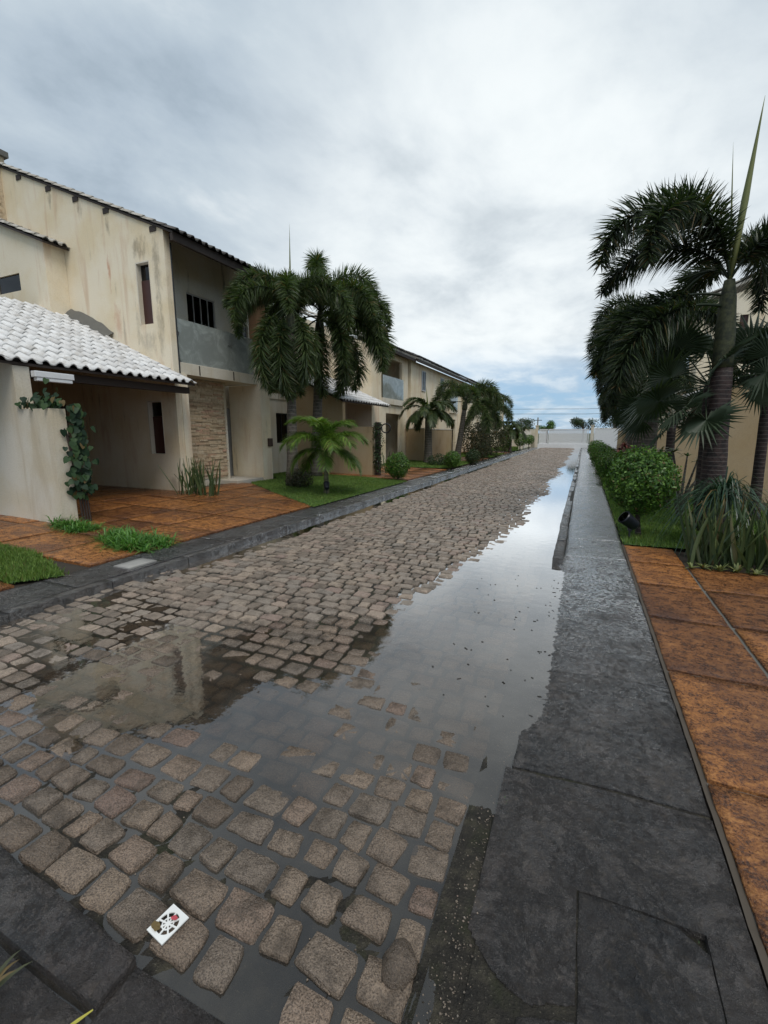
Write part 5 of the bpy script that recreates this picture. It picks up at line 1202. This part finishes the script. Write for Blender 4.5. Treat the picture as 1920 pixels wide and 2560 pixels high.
# ---- climbing vine on the carport wall end
def heart_mesh(seed):
    g = random.Random(seed); pts = [(0, 0), (.28, -.10), (.48, .12), (.46, .45), (.25, .8), (0, 1.05), (-.25, .8), (-.46, .45), (-.48, .12), (-.28, -.10)]
    V = [(x, y, 0.10 * abs(x) - .18 * max(0, y) ** 2 + g.uniform(-.02, .02)) for x, y in pts] + [(0, .4, -.06)]
    q = MB(); q.add(V, [(10, i, (i + 1) % 10) for i in range(10)]); return q.mesh('leaf', 'vine_leaf', smooth_=True)
HM = [heart_mesh(i) for i in range(5)]
VN = thing('climbing_vine', 'dark heart-leaved vine spilling down the end of the near left carport wall', 'vine', (-7.58, 4.6, 0.1))
g = random.Random(77)
def vleaf(p, nrm, s_):
    d = Vector(nrm).normalized(); down = Vector((g.gauss(0, .35), g.gauss(0, .35), -1)); yv = (down - d * down.dot(d)).normalized(); xv = yv.cross(d)
    R_ = Matrix((xv, yv, d)).transposed(); link('leaf', g.choice(HM), VN, p, R_.to_euler(), (s_, s_, s_))
for k in range(290):
    u = g.random()
    if u < 0.72:   # hanging down the end face, widening low
        z = g.uniform(0.55, 2.05); wv = 0.10 + 0.10 * (1 - abs(z - 1.0)); y_ = 4.66 + 0.10 + g.gauss(0, .5) * wv
        vleaf((-7.62 + g.uniform(0.03, 0.20), y_ - .03, z), (1, -.5 + g.gauss(0, .4), .35 + g.gauss(0, .3)), g.uniform(.07, .115))
    else:
        x_ = g.uniform(-8.40, -7.55); vleaf((x_, 4.55 + g.gauss(0, .10), 2.02 + abs(g.gauss(0, .11)) * (1 + .5 * math.sin(x_ * 7))), (g.gauss(.2, .5), -.7, .6 + g.gauss(0, .3)), g.uniform(.07, .11))
q = MB()
for k in range(4):
    q.tube([(-7.56 + .02 * k, 4.70 + .03 * k, 0.02), (-7.57, 4.68 + .04 * k, .8), (-7.60, 4.62, 1.6), (-7.8 - .1 * k, 4.55, 2.06)], [.016, .014, .012, .006], 6)
q.build('stem', 'dark_wood', VN)
VP = thing('vine_post', 'slim post wrapped in dark creeper with a round iron bracket, beside the tan wall', 'post', (-6.62, 14.5, 0.1))
q = MB(); q.box(-6.70, -6.54, 14.42, 14.58, 0.05, 1.95); q.build('post', 'trunk_dark', VP)
q = MB(); q.tube([(-6.28 + .17 * math.cos(a), 14.42, 1.74 + .15 * math.sin(a)) for a in np.linspace(0, 6.283, 21)], .022, 6); q.tube([(-6.62, 14.42, 1.74), (-6.45, 14.42, 1.74)], .02, 6); q.build('iron_ring', 'dark_metal', VP)
V = np.concatenate([leaf_cloud(-6.6, 14.45, 0.35 + .24 * k, .19 + .05 * math.sin(k * 2), 150, .075, 'dark_shrub', (1, 1, 1), .4, .8, 300 + k) for k in range(7)]) - base_of(VP)
link('creeper', cloud_mesh('creeper', [V], 'dark_shrub'), VP)

# ---- loose green plants on the driveway joint at left
TF = thing('fern_clump', 'row of feathery bright green weeds across the sandstone at the carport wall foot', 'plant', (-6.4, 4.2, 0.11))
Vs = []; Fs = []; nv = 0; gg = np.random.default_rng(5)
for k in range(150):
    u = gg.uniform(0, .26) if k < 45 else gg.beta(2.2, 1.6) * .62 + .38; x = -7.75 + 2.7 * u ** .8; y = 4.36 - 0.30 * u + gg.normal(0, .06 + .10 * u); n = 22; s_ = (0.34 if u < .27 else 0.36 - .18 * abs(u - .72)) * gg.uniform(.5, 1.25)
    a = gg.uniform(0, 6.283, n); e_ = gg.uniform(.15, 1.3, n); D = np.stack([np.cos(a) * np.cos(e_), np.sin(a) * np.cos(e_), np.sin(e_)], 1); S = np.stack([-np.sin(a), np.cos(a), 0 * a], 1)
    P = np.tile(np.array([x, y, zl(x)]), (n, 1)) + gg.normal(0, .03, (n, 3)) * [1, 1, 0]
    v, f = leaf_strips(P, D, S, s_ * gg.uniform(.6, 1.2, n), np.full(n, .014), np.full(n, .7)); Vs.append(v); Fs.append(f + nv); nv += len(v)
link('leaves', fast_mesh('leaves', np.concatenate(Vs) - base_of(TF), np.concatenate(Fs), 'tuft_leaf', 3), TF)
def weed(label, x, y, z, s_, n, seed, mt='tuft_leaf'):
    T_ = thing('weed', label, 'weed', (x, y, z)); link('leaves', rosette(seed, n, s_, s_ * .06, (.2, 1.3), mt, .4), T_, (x, y, z))
weed('small weed sprouting from the broken slab corner', 0.445, 1.432, -0.01, 0.045, 12, 401)
weed('grass blades poking in at the lower left corner', -1.42, 0.44, 0.03, 0.16, 14, 402, 'olive_leaf')
weed('tiny weed in the gutter beside the slate slabs', -0.215, 1.78, 0.0, 0.04, 10, 403)

# ------------------------------------------------------------------ small things
def spot(label, x, y, z, h, ang):
    T_ = thing('garden_spotlight', label, 'lamp', (x, y, z)); q = MB(); q.tube([(x, y, z - .05), (x, y, z + h * .5)], .014, 6); q.build('stake', 'dark_metal', T_)
    d = Vector((math.cos(ang) * .8, math.sin(ang) * .8, .6)); c = Vector((x, y, z + h * .62))
    q = MB(); q.tube([c - d * h * .28, c - d * h * .2, c + d * h * .3, c + d * h * .34], [h * .12, h * .2, h * .24, h * .26], 12); q.build('head', 'dark_plastic', T_, True)
    q = MB(); q.tube([c + d * h * .345, c + d * h * .36], h * .2, 12); q.build('lens', 'pane_glass', T_)
    q = MB(); q.box(x - .03, x + .03, y - .015, y + .015, z + h * .3, z + h * .5); q.build('bracket', 'dark_metal', T_)
spot('black garden spotlight at the foot of the young bright palm', -5.62, 9.32, 0.13, 0.30, 2.2)
spot('dark garden spotlight under the large right ball shrub', 0.71, 7.33, 0.06, 0.40, 3.6)
# white square floor-drain cover lying on the stones
DX, DY, DZ = -1.122, 0.812, 0.031
DC = thing('drain_cover', 'white square drain cover with radial slots lying on the kerb stones', 'drain cover', (DX, DY, DZ))
ra = rad(-8); hw, hl = 0.041, 0.047
def dl(u, v, z=0): return (DX + u * math.cos(ra) - v * math.sin(ra), DY + u * math.sin(ra) + v * math.cos(ra), DZ + z)
q = MB(); nseg = 32; ro, ri = 0.037, 0.034
def ringpoly(inner, outer, z0, z1, sq=False):
    V = []; F = []
    ca = math.atan2(hl, hw); angs = [2 * math.pi * k / nseg for k in range(nseg)]
    for w_ in (ca, math.pi - ca, math.pi + ca, 2 * math.pi - ca): angs[min(range(nseg), key=lambda i: abs(angs[i] - w_))] = w_
    for k in range(nseg):
        a = angs[k]; c, s_ = math.cos(a), math.sin(a)
        if sq: m_ = max(abs(c) / hw, abs(s_) / hl); ox, oy = c / m_, s_ / m_
        else: ox, oy = c * outer, s_ * outer
        V += [dl(c * inner, s_ * inner, z1), dl(ox, oy, z1), dl(ox, oy, z0), dl(c * inner, s_ * inner, z0)]
    for k in range(nseg):
        a, b_ = 4 * k, 4 * ((k + 1) % nseg)
        for j in range(4): F.append((a + j, a + (j + 1) % 4, b_ + (j + 1) % 4, b_ + j))
    q.add(V, F)
ringpoly(ri, 0, 0, 0.004, True); ringpoly(0.016, 0.0195, 0.0, 0.0036); ringpoly(0.0005, 0.007, 0, 0.0038)
for k in range(8):
    a = 2 * math.pi * k / 8 + .2; c, s_ = math.cos(a), math.sin(a); wv = .0024
    q.hexa([dl(c * r_ - s_ * o_ * wv, s_ * r_ + c * o_ * wv, z) for z in (0.0, 0.0034) for r_, o_ in ((.006, -1), (.0345, -1), (.0345, 1), (.006, 1))])
q.build('grate', 'white_plastic', DC)
def leaf_bit(label, name, u, v, s_, mt, cat='leaf', seed=0):
    g = random.Random(seed); q = MB(); V = [dl(u, v, .008)]; n = 9
    for k in range(n):
        a = 6.283 * k / n; r_ = s_ * (1 + .35 * math.cos(2 * a) + g.uniform(-.15, .15)); V.append(dl(u + r_ * math.cos(a), v + r_ * math.sin(a), .0045 + g.uniform(0, .005)))
    q.add(V, [(0, 1 + k, 1 + (k + 1) % n) for k in range(n)]); o = q.build(name, mt); tag(o, label, cat)
leaf_bit('crumpled red petal on the white drain cover', 'petal', 0.005, 0.020, .010, 'petal_red', 'petal', 1)
leaf_bit('brown dead leaf over the lower corner of the drain cover', 'dead_leaf', -0.024, -0.026, .015, 'dead_leaf', 'leaf', 2)
q = MB(); q.tube([(-1.155, 0.50, .040), (-1.135, 0.535, .043), (-1.118, 0.565, .046)], [.003, .0045, .002], 6); o = q.build('twig', 'yellow_stem'); tag(o, 'short yellow stem by the dark slab gap, lower left', 'twig')
# rounded loose stone at the lower end of the gutter
q = MB(); q.ball((-0.40, 1.02, 0.01), 0.07, 14, 8, (.8, 1.0, .55)); me = q.mesh('loose_stone', 'granite', (0, 0, 0), True)
for v in me.vertices: v.co += Vector((nz(v.co.x, v.co.y, 30, v.co.z * 20), nz(v.co.y, v.co.z, 30, 2), nz(v.co.x, v.co.z, 30, 5))) * .012
o = link('loose_stone', me); tag(o, 'rounded brownish loose stone at the lower end of the gutter', 'stone')

# grit and small pebbles washed into the gutter and the near joints
g = np.random.default_rng(17); n = 1500
yy_ = np.where(g.random(n) < .55, g.uniform(0.75, 2.3, n), g.uniform(0.75, 6, n)); xx_ = np.where(g.random(n) < .6, g.normal(-0.255, 0.035, n), g.uniform(-2.6, -0.2, n))
r_ = g.uniform(0.0012, 0.0042, n) * np.where(g.random(n) < .06, 1.9, 1)
zz_ = np.array([(road_h(a, b) - 0.013 if a < -0.345 else (0.012 if b < 1.7 else -0.008)) for a, b in zip(xx_, yy_)]) + r_ * .4
oct_ = np.array([(1, 0, 0), (0, 1, 0), (-1, 0, 0), (0, -1, 0), (0, 0, .8), (0, 0, -.8)], float)
V = (np.stack([xx_, yy_, zz_], 1)[:, None, :] + oct_[None] * r_[:, None, None] * g.uniform(.7, 1.3, (n, 6, 1))).reshape(-1, 3)
fo = np.array([(0, 1, 4), (1, 2, 4), (2, 3, 4), (3, 0, 4), (1, 0, 5), (2, 1, 5), (3, 2, 5), (0, 3, 5)])
o = link('grit', fast_mesh('grit', V, (np.arange(n)[:, None, None] * 6 + fo[None]).reshape(-1, 3), 'granite_island', 3)); tag(o, 'sandy grit lying in the gutter and between the near stones', 'grit', kind='stuff')
